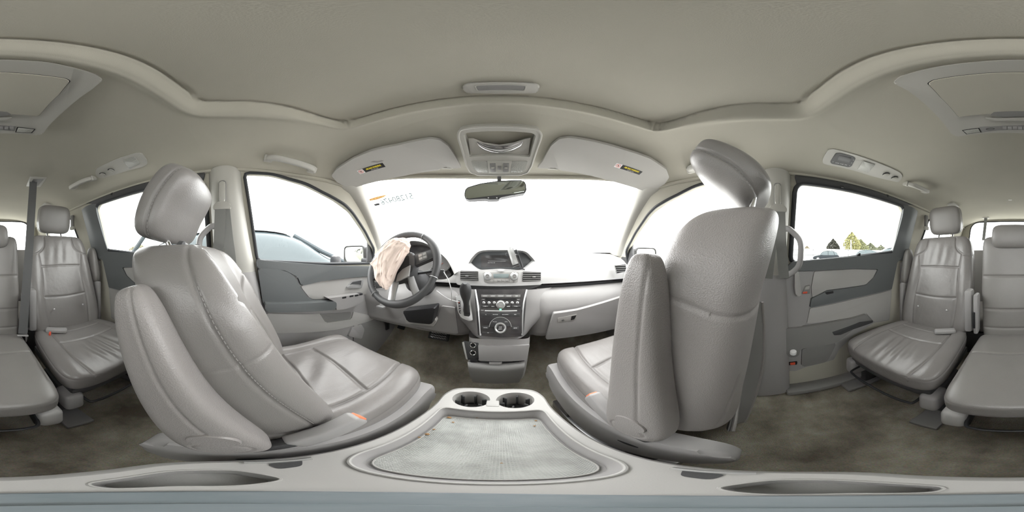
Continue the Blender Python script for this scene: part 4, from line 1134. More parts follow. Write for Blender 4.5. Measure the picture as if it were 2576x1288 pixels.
q = [at(a, b, y=.91) for a, b in ((1182, 662), (1206, 633), (1322, 633), (1347, 662), (1340, 677), (1192, 677))]
fr = frame((0, .91, 0), (1, 0, 0), (0, -1, 0))
dp = put('display_panel', rpoly([loc2(p, fr) for p in q], .006), fr, .02, M['screen'], DT, base=-.02, bev=.002)
put('display_screen', rpoly([loc2(at(a, b, y=.91), fr) for a, b in ((1210, 642), (1306, 642), (1306, 672), (1210, 672))], .004), fr, .002, M['screen2'] if 'screen2' in M else M['gloss_black'], dp, base=-.001, bev=.0005)
p = at(1236, 661, y=.91); text('Audio Power Off', fr, .0058, 'screen_text', M['print'], dp, p.x, loc2(p, fr)[1], base=.0015)
m = MB(); a0, a1 = at(1228, 657, y=.908), at(1272, 657, y=.908); m.add(*box((a0+a1)/2, ((a1-a0).length, .0006, .001), None, 0)); m.build('screen_line', M['print'], dp)
# instrument hood + cluster
ho2, A2 = hood([(965, 690), (968, 655), (985, 630), (1010, 612), (1040, 606), (1070, 612), (1100, 632), (1125, 655), (1143, 690)], .80, 1.0, 'instrument_hood')
fr = frame((0, .87, 0), (1, 0, 0), (0, -1, .2))
cp_ = put('instrument_panel', [loc2(on(a, b, fr), fr) for a, b in ((975, 696), (978, 655), (1000, 628), (1040, 618), (1080, 626), (1110, 648), (1136, 690), (1120, 708), (1000, 708))], fr, .015, M['gloss_black'], DT, base=-.012, bev=.002)
for (px_, r_) in ((1022, .055), (1068, .062), (1116, .048)):
    c = wld(fr, *pc(px_, 662, fr), .004)
    m = MB(); m.add(*lathe([(r_, 0), (r_, .004), (r_-.003, .005), (r_-.004, .001), (0, .001)], c, fr[3], 40)); dl_ = m.build('gauge', M['plastic_mid'], cp_)
    for k_ in range(25):
        a = math.radians(225-270*k_/24); 
        m = MB() if k_ == 0 else m
        u_ = fr[1]*math.cos(a)+fr[2]*math.sin(a)
        if k_ == 0: tk = MB()
        tk.add(*box(c+u_*(r_-.010)+fr[3]*.0016, (.007 if k_ % 4 == 0 else .004, .0009, .0006), frame((0, 0, 0), u_, fr[3]), 0))
    o = tk.build('tick_marks', M['print'], dl_); o['kind'] = 'stuff'
    a = math.radians(215); u_ = fr[1]*math.cos(a)+fr[2]*math.sin(a)
    m = MB(); m.add(*box(c+u_*r_*.4+fr[3]*.004, (r_*.8, .002, .0015), frame((0, 0, 0), u_, fr[3]), .0005)); m.build('needle', M['red'], dl_)
# lower dash details
fr = frame((-.42, .775, -.33), (1, 0, 0), (0, -1, -.15))
put('knee_panel', PX([(955, 758), (1012, 768), (1032, 812), (1095, 820), (1112, 768), (1146, 772), (1154, 838), (1060, 822), (965, 785)], fr, .008), fr, .010, M['plastic'], DT, base=.0, bev=.003)
cc = Vector((-.405, .70, -.15))
m = MB(); m.add(*tube(smooth_path([(-.405, .62, -.075), (-.405, .70, -.12), (-.405, .80, -.17), (-.405, .95, -.22)], 14), [.045]*5+[.06]*9, 28)); scc = m.build('steering_column', M['plastic_dark'], DT)
m = MB(); m.add(*plate(rpoly([loc2(on(a, b, fr), fr) for a, b in ((1030, 770), (1108, 760), (1100, 800), (1042, 796))], .012), fr, .06, .012, base=.01)); m.build('column_cover', M['black'], DT)
put('column_frame', PX([(1028, 790), (1036, 800), (1092, 806), (1100, 790), (1104, 800), (1098, 812), (1030, 806)], fr, .002), fr, .03, M['plastic_light'], DT, base=.01, bev=.003)
for q, tx in ((-1, 'l'), (1, 'r')):
    st = [Vector((-.405+q*.03, .66, -.085)), Vector((-.405+q*.09, .66, -.075)), Vector((-.405+q*.150, .655, -.06))]
    m = MB(); m.add(*tube(smooth_path(st, 12), [.006]*8+[.008, .010, .010, .007], 14)); m.build('column_stalk', M['plastic_dark'], DT)
fr = frame((-.68, .74, -.2), (1, -.3, 0), (-.3, -1, 0))
for (a, b) in ((938, 712),):
    sw = put('switch_cluster', PX([(942, 710), (962, 706), (962, 724), (944, 726)], fr, .003), fr, .006, M['plastic_dark'], DT, base=.0, bev=.002)
# hood release pull under the dash
p = at(958, 772, y=.70)
m = MB(); m.add(*box(p, (.05, .03, .012), None, .003)); m.add(*box(p+Vector((0, .03, .01)), (.03, .05, .01), None, .003)); m.build('hood_release', M['silver'], DT)
# door light switch / outlet in the kick panel
p = at(974, 820, x=-.755); m = MB(); m.add(*box(p, (.02, .035, .06), None, .004)); m.build('outlet', M['black'], DT)

# ------------------------------------------------------------------ steering wheel
SC = Vector((-.408, .585, -.050)); sn = Vector((0, -math.cos(math.radians(27)), math.sin(math.radians(27))))
SW = thing('steering_wheel', SC, 'black leather steering wheel turned left, with torn airbag spilling out of hub', 'steering wheel')
rot = math.radians(22)
ux = Vector((1, 0, 0)); uy = sn.cross(ux); U = ux*math.cos(rot)+uy*math.sin(rot); Vv = sn.cross(U)
fw = (SC, U, Vv, sn)
ring = [wld(fw, .168*math.cos(a), .168*math.sin(a), .0) for a in np.linspace(0, 2*PI, 96, endpoint=False)]
rads = [.0155+.0018*math.cos(4*a)+.0 for a in np.linspace(0, 2*PI, 96, endpoint=False)]
m = MB(); m.add(*tube(ring, rads, 20, closed=True)); rim = m.build('rim', M['plastic_dark'], SW)
for a in (40, 140, 215, 325):
    a = math.radians(a); c = wld(fw, .168*math.cos(a), .168*math.sin(a)); tdir = -U*math.sin(a)+Vv*math.cos(a); e1 = U*math.cos(a)+Vv*math.sin(a)
    m = MB(); m.add(*tube([c+(e1*math.cos(b)+sn*math.sin(b))*.0172 for b in np.linspace(0, 2*PI, 24, endpoint=False)], .0014, 6, closed=True)); m.build('rim_seam', M['silver'], rim)
# stitches along the inner side of the rim grips
for a in np.linspace(150, 210, 14):
    a = math.radians(a); c = wld(fw, .152*math.cos(a), .152*math.sin(a), .002); e1 = -U*math.sin(a)+Vv*math.cos(a)
    m = MB() if abs(math.degrees(a)-150) < .1 else m
    if abs(math.degrees(a)-150) < .1: sti = MB()
    sti.add(*box(c, (.0015, .006, .0015), frame((0, 0, 0), e1, sn), .0004))
o = sti.build('grip_stitching', M['thread'], rim); o['kind'] = 'stuff'
# hub
hubp = rpoly([(-.075, .045), (-.03, .062), (.03, .062), (.075, .045), (.07, -.02), (.045, -.065), (-.045, -.065), (-.07, -.02)], .02, 5)
m = MB(); m.add(*plate(hubp, fw, .045, .010, 3, base=-.035)); hub = m.build('hub', M['plastic_dark'], SW)
op = rpoly([(-.05, .035), (.05, .035), (.045, -.04), (-.045, -.04)], .01)
m = MB(); m.add(*plate(op, fw, .001, 0, base=.0102)); m.build('airbag_cavity', M['void'], hub)
# torn cover flap
m = MB(); V_, F_ = box(wld(fw, .022, -.052, .022), (.07, .065, .006), (SC, (U+sn*.25).normalized(), (Vv-sn*.4).normalized(), (U+sn*.25).normalized().cross((Vv-sn*.4).normalized())), .002); m.add(V_, F_); m.build('cover_flap', M['plastic_mid'], hub)
for q in (-1, 1):
    sp_ = rpoly([(q*.06, .035), (q*.156, .030), (q*.158, -.012), (q*.06, -.02)], .008, 4)
    m = MB(); m.add(*plate(sp_, fw, .022, .005, 2, base=-.020)); so = m.build('spoke', M['plastic_dark'], SW)
    bp_ = rpoly([(q*.09, .028), (q*.128, .025), (q*.128, -.008), (q*.09, -.010)], .006, 4)
    m = MB(); m.add(*plate(bp_, fw, .004, .0015, 2, base=.001)); pad = m.build('button_pad', M['plastic_mid'], so)
    for i in range(2):
        for j in range(2):
            m = MB(); m.add(*plate(rrect(.015, .011, .002, q*(.100+i*.018), .016-j*.015), fw, .003, .001, 1, base=.0045)); m.build('button', M['silver'], pad)
    # lower spoke leg
    a0 = wld(fw, q*.035, -.055, -.012); a1 = wld(fw, q*.062, -.163, -.004)
    m = MB(); m.add(*tube([a0, (a0+a1)/2+sn*.004, a1], .014, 12, flat=(.015, .008))); m.build('lower_spoke', M['plastic_mid'] if q > 0 else M['silver'], SW)
# deflated airbag: crumpled folded cloth hanging from the hub
def airbag():
    bm = bmesh.new(); bmesh.ops.create_icosphere(bm, subdivisions=6, radius=1)
    rs = np.random.RandomState(7); dirs = rs.normal(size=(26, 3)); dirs /= np.linalg.norm(dirs, axis=1)[:, None]
    ph = rs.rand(26)*6; fr_ = 2.0+rs.rand(26)*4.2
    for v in bm.verts:
        n = np.array(v.co); f = 0
        for i in range(26): f += (1-abs(math.sin(fr_[i]*float(n@dirs[i])+ph[i])))**3*(.75/math.sqrt(fr_[i]))
        k_ = .78+.10*f
        x, y, z = n*k_
        # broad lobe up-left, tail hanging down
        lx = x*.100; ly = y*.058; lz = z*.050
        ly += .022*math.sin(x*2.4+.4)
        if y < 0:
            t_ = min(1, -y/.75); t_ = t_*t_; ly -= t_*.085; lx = lx*(1-.72*t_)-.020*t_; lz += .010*t_-.012*t_*t_
        v.co = wld(fw, lx-.018, ly+.038, lz+.052)
    V, F = bm_vf(bm); return mk('torn_airbag', V, F, M['airbag'], SW)
airbag()
# white string from the ignition key to the gear surround
k0 = at(1112, 686, y=.66)
m = MB(); m.add(*box(k0, (.02, .012, .028), None, .003)); m.add(*box(k0+Vector((0, .02, 0)), (.004, .03, .01), None, .001)); tag(m.build('ignition_key', M['plastic_dark'], org=k0), 'key in the steering column with a white cord tied to it', 'key')
pts = [at(1116, 684, y=.655), at(1128, 705, y=.66), at(1135, 730, y=.67), at(1136, 755, y=.70), at(1128, 752, y=.69), at(1112, 742, y=.66), at(1098, 731, y=.64)]
m = MB(); m.add(*tube(smooth_path(pts[:4], 30), .0020, 8)); m.add(*tube(smooth_path([pts[3], pts[4], pts[5], pts[6]], 30), .0020, 8)); m.add(*tube(smooth_path([pts[3], at(1146, 758, y=.705), at(1156, 759, y=.72)], 12), .0020, 8))
tag(m.build('cord', M['white'], org=pts[3]), 'thin white cord running from the ignition key to the gear lever surround', 'cord')
# pedals
p = at(1104, 845, y=.90)
T = thing('brake_pedal', p, 'wide black brake pedal hanging over the carpet', 'pedal')
frp = frame(p, (1, 0, 0), (0, -.8, .6)); m = MB(); m.add(*box(p, (.13, .055, .015), frp, .006, 3)); pd = m.build('pedal_pad', M['rubber'], T)
for k_ in range(3):
    m = MB(); m.add(*tube([p+frp[1]*(-.048+.006*i)+frp[2]*(.014-.014*k_+.003*math.sin(i*2.2))+frp[3]*.0085 for i in range(17)], .0022, 6)); m.build('tread_ridge', M['silver'], pd)
m = MB(); m.add(*tube([p+frp[3]*-.008, p+Vector((.01, .06, .10)), p+Vector((.02, .09, .30))], .008, 10)); m.build('pedal_arm', M['black'], T)
p = at(1025, 850, y=.98)
T = thing('footrest', p, 'dark ribbed rubber footrest pad on the carpet under the steering wheel', 'footrest')
fq = frame(p, (1, 0, 0), (0, -.65, .76)); p4 = [on(a, b, fq) for a, b in ((998, 862), (1040, 874), (1058, 836), (1022, 828))]
cn = sum(p4, Vector())/4; frp = frame(cn, (p4[1]-p4[0]), (0, -.65, .76))
m = MB(); m.add(*plate(rpoly([loc2(q, frp) for q in p4], .008), frp, .05, .004, base=-.045)); fp = m.build('footrest_pad', M['rubber'], T)
p = at(1010, 822, y=1.0)
T = thing('parking_brake_pedal', p, 'small parking brake pedal on a thin bent arm beside left kick panel', 'pedal')
frp = frame(p, (1, 0, 0), (0, -.8, .6)); m = MB(); m.add(*box(p, (.06, .04, .014), frp, .004)); m.build('pedal_pad', M['rubber'], T)
m = MB(); m.add(*tube(smooth_path([p, p+Vector((.05, .03, .03)), p+Vector((.12, .06, .06)), p+Vector((.13, .08, .16))], 16), .006, 8)); m.build('pedal_arm', M['steel'], T)

# phone holder on the dash
p0 = at(1312, 676, y=.86)
T = thing('phone_holder', p0, 'black and silver phone holder clamped before the dark centre display', 'phone holder')
fh = frame(at(1290, 645, y=.84), (1, .25, .25), (-.2, -1, .25))
m = MB(); m.add(*plate(rrect(.032, .095, .008, 0, 0), (fh[0], fh[1], fh[2], fh[3]), .012, .004)); pl_ = m.build('cradle', M['silver'], T)
for q in (-1, 1):
    m = MB(); m.add(*box(wld(fh, q*.026, .015, .004), (.012, .022, .020), fh, .003)); m.build('clamp_arm', M['black'], T)
m = MB(); m.add(*box(wld(fh, 0, -.052, .010), (.036, .008, .022), fh, .003)); m.build('foot_rest', M['black'], T)
m = MB(); m.add(*tube(smooth_path([wld(fh, 0, 0, -.004), at(1302, 640, y=.88), at(1308, 655, y=.88), at(1314, 672, y=.87)], 20), .006, 12)); m.build('holder_arm', M['black'], T)
m = MB(); m.add(*lathe([(.020, 0), (.020, .006), (.012, .012), (.0, .014)], p0+Vector((0, .0, -.012)), (0, -.2, 1), 28)); m.build('mount_base', M['black'], T)

# ------------------------------------------------------------------ headliner fittings
def ceil_hit(px, py, drop=0):
    d = ray(px, py); lo, hi = .2, 3.5
    for _ in range(40):
        t = (lo+hi)/2; p = d*t
        inside_ = p.z < ceiling_z(p.x, min(p.y, header_y(p.x)))-drop and abs(p.x) < edge(min(p.y, .47))[0]
        if inside_: lo = t
        else: hi = t
    return d*lo
def ceil_frame(px, py, udir, drop=0):
    p = ceil_hit(px, py, drop); h = .02
    def g(x, y): return ceiling_z(x, y)
    x, y = p.x, p.y
    sx = -1 if x > 0 else 1
    n = Vector(((g(x+h*sx, y)-g(x, y))/(h*sx), (g(x, y+h)-g(x, y-h))/(2*h), -1)).normalized()
    return frame(p, udir, n)
FT = frame((0, .43, .40), (1, 0, 0), (0, -.16, -1))
# domed light / recess plate
fr = frame((0, .28, roof_c(.28)+.024), (1, 0, 0), (0, -.02, -1))
T = thing('ceiling_pocket', wld(fr, 0, 0), 'slim rounded grey plate with a long shallow slot in the middle of the ceiling', 'ceiling plate')
O = resample_closed(PX([(1162, 218), (1172, 209), (1258, 206), (1350, 209), (1359, 216), (1350, 234), (1262, 235), (1172, 234)], fr, .008), 80)
I = resample_closed(PX([(1194, 213), (1325, 213), (1320, 227), (1200, 227)], fr, .006), 80)
def ang_sort(L, c): return sorted(L, key=lambda p: math.atan2(p[1]-c[1], p[0]-c[0]))
c = np.mean(np.array(I), 0)
m = MB(); m.add(*plate(O, fr, .005, .003)); pl = m.build('plate', M['trim_light'], T)
m = MB(); m.add(*plate(I, fr, .001, 0, base=.0046)); m.build('slot', M['plastic_mid'], T)
m = MB(); m.add(*tube([wld(fr, a, b, .005) for a, b in I], .0018, 6, closed=True)); m.build('slot_lip', M['trim_light'], T)

# overhead console with conversation mirror
fo = frame((0, .50, .372), (1, 0, 0), (0, -.32, -1))
T = thing('overhead_console', (0, .50, .37), 'grey overhead console with curved mirror, two lamps and rocker switches', 'overhead console')
def C6(L): return [(1140+a*.1708, 300+b*.1708) for a, b in L]
outp = PX(C6([(80, 190), (110, 130), (300, 100), (680, 88), (1060, 105), (1240, 130), (1290, 190), (1285, 260), (1150, 660), (1090, 760), (980, 795), (680, 800), (380, 795), (260, 755), (200, 650), (85, 260)]), fo, .008)
inp = PX(C6([(155, 205), (220, 175), (680, 150), (1160, 180), (1215, 215), (1130, 530), (240, 530)]), fo, .006)
holes = [inp]
pts = list(outp); es = [(i, (i+1) % len(outp)) for i in range(len(outp))]
k_ = len(pts); pts += inp; es += [(k_+i, k_+(i+1) % len(inp)) for i in range(len(inp))]
r = geometry.delaunay_2d_cdt([Vector(p) for p in pts], es, [], 0, 1e-7); F = []
for f in r[2]:
    cc_ = sum((r[0][i] for i in f), Vector((0, 0)))/len(f)
    if inside(cc_, outp) and not inside(cc_, inp): F.append(list(f))
V = [wld(fo, p.x, p.y, .012) for p in r[0]]; n = len(V)
V += [wld(fo, a*1.0, b, -.03) for a, b in outp]; no = len(outp)
F += [(i, (i+1) % no, n+(i+1) % no, n+i) for i in range(no)]
n2 = len(V); V += [wld(fo, a*.94, b*1.0-.0, -.045) for a, b in inp]; ni = len(inp)
base_i = len(outp)
F += [(base_i+i, n2+i, n2+(i+1) % ni, base_i+(i+1) % ni) for i in range(ni)]
F.append([n2+i for i in range(ni)])
ho_ = mk('housing', V, F, M['trim_light'], T, sharp=30)
m = MB(); m.add(*tube([wld(fo, a, b, .011) for a, b in outp], .004, 8, closed=True)); m.build('rim_trim', M['trim_light'], T)
# dark interior
m = MB(); m.add(*plate([(a*.92, b*1.0) for a, b in inp], fo, .001, 0, base=-.0448)); m.build('pocket_lining', M['plastic_mid'], T)
# flap plate with crescent mirror
fl = PX(C6([(225, 290), (290, 285), (450, 350), (680, 385), (900, 350), (1060, 290), (1140, 275), (1110, 530), (250, 530)]), fo, 0)
m = MB(); m.add(*plate(fl, fo, .004, .001, base=-.004)); fp = m.build('mirror_flap', M['trim_light'], T)
top_ = [(340, 325), (450, 358), (560, 382), (680, 390), (800, 382), (910, 355), (1030, 322)]; bot_ = [(1000, 400), (900, 455), (800, 490), (680, 508), (560, 490), (460, 455), (380, 400)]
A = [np.array(p) for p in PX(C6(top_), fo)]; B = [np.array(p) for p in PX(C6(bot_[::-1]), fo)]
A = catmull(A, 40); B = catmull(B, 40); V = []; F = []
for i in range(40):
    for j in range(10):
        t = j/9; p = A[i]*(1-t)+B[i]*t; V.append(wld(fo, p[0], p[1], .001+.010*math.sin(PI*t)*math.sin(PI*(i+.5)/40)**.5))
F = [(i*10+j, i*10+j+1, (i+1)*10+j+1, (i+1)*10+j) for i in range(39) for j in range(9)]
mk('convex_mirror', V, F, M['chrome'], T)
for L in (([(270, 590), (500, 585), (515, 750), (370, 745), (310, 700)]), ([(860, 585), (1095, 592), (1060, 700), (1000, 748), (850, 750)])):
    m = MB(); m.add(*plate(PX(C6(L), fo, .003), fo, .003, .001, base=.0115)); m.build('reading_lamp', M['lens'], T)
m = MB(); m.add(*plate(PX(C6([(503, 580), (865, 580), (838, 762), (525, 762)]), fo, .002), fo, .004, .0015, base=.0115)); sb = m.build('switch_block', M['trim_light'], T)
for L in ([(540, 612), (625, 612), (630, 735), (552, 735)], [(738, 612), (823, 612), (815, 735), (733, 735)]):
    m = MB(); m.add(*plate(PX(C6(L), fo, .002), fo, .003, .001, base=.0145)); sw_ = m.build('rocker_switch', M['plastic_mid'], sb)
    q = np.mean(np.array(PX(C6(L), fo)), 0); m = MB(); m.add(*box(wld(fo, q[0], q[1]+.001, .018), (.011, .007, .004), fo, .0012)); m.build('rocker', M['trim_light'], sw_)
m = MB(); m.add(*plate(PX(C6([(655, 648), (708, 648), (705, 705), (655, 705)]), fo, .001), fo, .001, .0003, base=.0152)); m.build('microphone_grille', M['plastic_mid'], sb)

# rear-view mirror
fm = frame((0, .60, .24), (1, 0, 0), (.08, -1, .02))
T = thing('rear_view_mirror', (0, .60, .24), 'dark-framed rear-view mirror hanging on a short stem from the windscreen', 'mirror')
mo = PX(C6([(165, 1120), (180, 1045), (215, 1010), (400, 955), (640, 920), (850, 908), (1020, 908), (1065, 950), (1075, 1050), (1055, 1095), (900, 1120), (700, 1160), (670, 1185), (530, 1190), (480, 1178), (230, 1192), (180, 1175)]), fm, .004)
m = MB(); m.add(*plate(mo, fm, .028, .006, 3, base=-.022)); hs = m.build('mirror_housing', M['plastic_dark'], T)
c = np.mean(np.array(mo), 0)
mi = PX(C6([(180, 1118), (192, 1050), (228, 1020), (410, 968), (640, 933), (850, 921), (1010, 921), (1048, 958), (1055, 1045), (1038, 1082), (890, 1108), (500, 1145), (235, 1178), (190, 1165)]), fm, .004)
m = MB(); m.add(*plate(mi, fm, .0012, .0004, base=.0058)); m.build('mirror_glass', M['mirror'], T)
m = MB(); m.add(*tube([wld(fm, *pc(1257, 470, fm), -.02), at(1256, 455, y=.62), at(1256, 430, y=.66)], .008, 12)); m.build('stem', M['plastic_dark'], T)
for a in (518, 642):
    m = MB(); m.add(*lathe([(.0025, 0), (.0025, .001), (0, .001)], wld(fm, *pc(*C6([(a, 1166)])[0], fm), .006), fm[3], 12)); m.build('mirror_button', M['print'], hs)

# sun visors
def C4(L): return [(820+a*.3494, 180+b*.3494) for a, b in L]
def plane3(A, B, C_):
    n = (B-A).cross(C_-A).normalized()
    if n.z > 0: n = -n
    return frame(A, (B-A) if (B-A).x > 0 else (A-B), n)
vl = C4([(40, 745), (75, 700), (200, 620), (330, 565), (520, 525), (750, 478), (820, 488), (880, 530), (940, 620), (975, 688), (905, 694), (880, 680), (835, 682), (820, 702), (560, 745), (220, 825), (150, 828), (80, 790)])
vr = C4([(1520, 690), (1560, 640), (1620, 530), (1680, 480), (1750, 470), (1930, 500), (2150, 560), (2330, 620), (2450, 700), (2470, 755), (2440, 800), (2370, 848), (2280, 850), (2100, 795), (1685, 705), (1665, 688), (1610, 685), (1590, 694)])
for sd, vp, lab, who in ((-1, vl, C4([(265, 690), (410, 650), (428, 678), (285, 722)]), 'cloth sun visor above the steering wheel, with airbag label and a dark scuff'), (1, vr, C4([(2140, 665), (2278, 712), (2255, 738), (2112, 690)]), 'cloth sun visor on the glove box side, with brownish stain near its label')):
    A = Vector((sd*.60, .355, .372)); B = Vector((sd*.19, .412, .402)); D = Vector((sd*.217, .567, .360))
    fvz = plane3(A, B, D)
    T = thing('sun_visor', (A+B+D)/3, who, 'sun visor', None)
    m = MB(); m.add(*plate(PX(vp, fvz, .006), fvz, .014, .006, 3, base=-.008)); vb = m.build('visor_panel', M['visor'], T)
    m = MB(); cl_ = C4([(835, 690), (905, 694)] if sd < 0 else [(1598, 694), (1668, 700)])
    p, q = [wld(fvz, *pc(*z_, fvz), .0) for z_ in cl_]
    m.add(*tube([p, q], .0055, 12)); m.build('pivot_clip', M['trim_light'], T)
    # warning sticker
    L4 = [Vector((*pc(a, b, fvz), 0)) for a, b in lab]
    if sd < 0: tl, tr, br, bl = L4[0], L4[1], L4[2], L4[3]
    else: tl, tr, br, bl = L4[0], L4[1], L4[2], L4[3]
    o_ = (tl+tr+br+bl)/4; wu = ((tr-tl)+(br-bl))/2; hu = ((tl-bl)+(tr-br))/2
    W_, H_ = wu.length, hu.length*.95
    uw = fvz[1]*wu.x+fvz[2]*wu.y
    fs = frame(wld(fvz, o_.x, o_.y, .0062), uw, fvz[3])
    hw = fvz[1]*hu.x+fvz[2]*hu.y
    sk_ = 1 if fs[2].dot(hw) > 0 else -1
    m = MB(); m.add(*plate([(-W_/2, -H_/2), (W_/2, -H_/2), (W_/2, H_/2), (-W_/2, H_/2)], fs, .0004, 0)); st = m.build('warning_label', M['sticker'] if 'sticker' in M else M['black'], T)
    text('AIR BAG WARNING', fs, H_*.52, 'label_text', M['yellow'], st, 0, H_*.12, base=.0006, mirror=False, wide=.70*W_/(H_*4.4), bold=.0004)
    text('FLIP VISOR OVER', fs, H_*.16, 'label_text', M['print'], st, 0, -H_*.30, base=.0006)
    x0 = -W_/2-H_*.55
    m = MB(); m.add(*plate(rrect(H_*1.05, H_, 0.0005, x0, 0), fs, .0004, 0)); sy = m.build('symbol_label', M['white'], T)
    m = MB(); m.add(*tube([wld(fs, x0+H_*.36*math.cos(a), H_*.36*math.sin(a), .0006) for a in np.linspace(0, 2*PI, 30, endpoint=False)], .0007, 6, closed=True))
    m.add(*tube([wld(fs, x0-H_*.26, H_*.26, .0006), wld(fs, x0+H_*.26, -H_*.26, .0006)], .0007, 6)); m.build('ban_symbol', M['red'], sy)
    m = MB(); m.add(*plate(rrect(H_*.22, H_*.3, .001, x0, 0), fs, .0005, 0)); m.build('seat_symbol', M['plastic_dark'], sy)
    if sd < 0:
        sc = [loc2(on(a, b, fvz), fvz) for a, b in C4([(322, 645), (345, 637), (375, 640), (398, 632), (418, 637), (395, 643), (372, 648), (345, 647)])]
        m = MB(); m.add(*plate(sc, fvz, .0003, 0, base=.0061)); m.build('scuff', M['leather_back'], vb)
    else:
        p = wld(fvz, *pc(1705, 430, fvz), 0)

# flip-down screen unit
fm2 = frame((0, -.30, .441), (1, 0, 0), (0, .06, -1))
T = thing('ceiling_screen', (0, -.30, .45), 'folded flip-down ceiling screen in a grey frame with control strip', 'ceiling screen')
W6 = 2576
ro = [(2247, 206), (2263, 191), (2330, 172), (2449, 155), (W6, 149), (W6+114, 154), (W6+190, 170), (W6+240, 185), (W6+258, 199), (W6+230, 222), (W6+165, 272), (W6+120, 315), (W6+108, 332), (W6+95, 336), (W6, 331), (2480, 331), (2407, 340), (2392, 330), (2335, 265), (2285, 225)]
m = MB(); m.add(*plate(PX(ro, fm2, .004), fm2, .030, .009, 3, base=-.020)); ms = m.build('frame', M['trim_light'], T)
rl = [(2332, 206), (2345, 198), (2440, 184), (W6, 178), (W6+90, 184), (W6+168, 194), (W6+178, 200), (W6+150, 232), (W6+98, 287), (W6, 281), (2480, 281), (2410, 289), (2365, 240)]
m = MB(); m.add(*plate(PX(rl, fm2, .004), fm2, .001, 0, base=.0101)); m.build('lid_gap', M['black'], T)
q = np.array(PX(rl, fm2, .004)); c = q.mean(0); q = [(a*.985, c[1]+(b-c[1])*.985+.000) for a, b in q]
m = MB(); m.add(*plate(q, fm2, .005, .003, 3, base=.0108)); ld = m.build('screen_lid', M['headliner'], T)
m = MB(); m.add(*plate(PX([(2492, 282), (2500, 275), (W6, 273), (W6+18, 275), (W6+28, 281), (W6, 286), (2520, 287)], fm2, .002), fm2, .001, 0, base=.0160)); m.build('pull_recess', M['plastic_mid'], T)
m = MB(); m.add(*plate(PX([(2478, 290), (2500, 292), (W6, 289), (W6+30, 289), (W6+20, 295), (W6, 297), (2505, 298)], fm2, .001), fm2, .006, .002, base=.0095)); m.build('pull_lip', M['trim_light'], T)
m = MB(); m.add(*plate(PX([(2463, 315), (2506, 313), (W6, 310), (W6+40, 313), (W6+36, 325), (W6, 322), (2510, 323), (2471, 328)], fm2, .001), fm2, .0015, .0004, base=.0098)); cs = m.build('control_strip', M['plastic_mid'], T)
for L, mt_ in (([(2420, 323), (2463, 317), (2469, 328), (2431, 333)], 'lens'), ([(W6+43, 315), (W6+89, 320), (W6+80, 330), (W6+38, 328)], 'lens')):
    m = MB(); m.add(*plate(PX(L, fm2, .001), fm2, .001, 0, base=.0100)); b_ = m.build('lamp_surround', M['black'], T)
    c = np.mean(np.array(PX(L, fm2)), 0); m = MB(); m.add(*plate([(c[0]+(a-c[0])*.88, c[1]+(b-c[1])*.8) for a, b in PX(L, fm2)], fm2, .0015, .0005, base=.0106)); m.build('lamp_lens', M['lens'], b_)
dc_ = pc(2491, 319, fm2)
m = MB(); m.add(*tube([wld(fm2, dc_[0]+.011*math.cos(a), dc_[1]+.0045*math.sin(a), .0116) for a in np.linspace(0, 2*PI, 28, endpoint=False)], .0008, 6, closed=True)); m.build('ring_pad', M['plastic_dark'], cs)
for k_ in range(7):
    a = 2522+k_*13
    m = MB(); m.add(*plate(PX([(a, 313.5), (a+10, 313.5), (a+10, 320), (a, 320)], fm2, .0005), fm2, .0012, .0004, base=.0112)); m.build('button', M['silver'] if k_ % 2 else M['plastic'], cs)
# side air vent + lamp panels
def side_panel(sgn, pxc, L, u, label, display):
    fr = ceil_frame(*pxc, u, drop=-.002)
    T = thing('vent_panel', fr[0], label, 'vent panel')
    poly = PX(L['out'], fr, .02, 6)
    m = MB(); m.add(*plate(poly, fr, .016, .005, 3, base=-.010)); m.build('panel', M['trim_light'], T)
    for c_ in L['vents']:
        c = wld(fr, *pc(*c_, fr), .006)
        m = MB(); m.add(*lathe([(L['r'], -.001), (L['r'], .001), (L['r']*.93, .0016), (0, .0012)], c, fr[3], 30)); v_ = m.build('round_vent', M['plastic_dark'], T)
        for dx_ in (-.45, .12):
            hh = fr[1]*.8+fr[3]*.6
            m = MB(); m.add(*lathe([(L['r']*.80, 0), (L['r']*.80, .003), (L['r']*.72, .004), (0, .004)], c+fr[1]*L['r']*(dx_+.15)+fr[3]*(.002+.003*(dx_ < 0)), (fr[3]+fr[1]*.25*sgn), 30)); m.build('vent_vane', M['trim_light'], v_)
    m = MB(); m.add(*plate(PX(L['lamp'], fr, .005), fr, .004, .0015, base=.0055)); lp_ = m.build('lamp_lens', M['lens'], T)
    if display:
        m = MB(); m.add(*plate(PX(display, fr, .007), fr, .002, .0008, base=.0055)); dp_ = m.build('rear_climate_control', M['plastic_dark'], T)
        D3 = lambda L_: [(2060+a*.11646, 360+b*.11646) for a, b in L_]
        m = MB(); m.add(*plate(PX(D3([(435, 240), (700, 290), (650, 405), (385, 350)]), fr, .002), fr, .0006, .0002, base=.0074)); m.build('display', M['black'], dp_)
        for a, b in D3([(740, 340), (702, 402), (660, 462), (300, 378)]):
            m = MB(); m.add(*lathe([(.0018, 0), (.0018, .0006), (0, .0006)], wld(fr, *pc(a, b, fr), .0074), fr[3], 10)); m.build('button_mark', M['print'], dp_)
        for (a, b), tx in zip(D3([(390, 405), (485, 425), (575, 445)]), ('AUTO', 'MODE', 'FAN')):
            qv = pc(a, b, fr); f2 = frame(wld(fr, *qv, .0076), on(*D3([(575, 445)])[0], fr)-on(*D3([(390, 405)])[0], fr), fr[3]); text(tx, f2, .006, 'button_print', M['print'], dp_)
D3 = lambda L_: [(2060+a*.11646, 360+b*.11646) for a, b in L_]
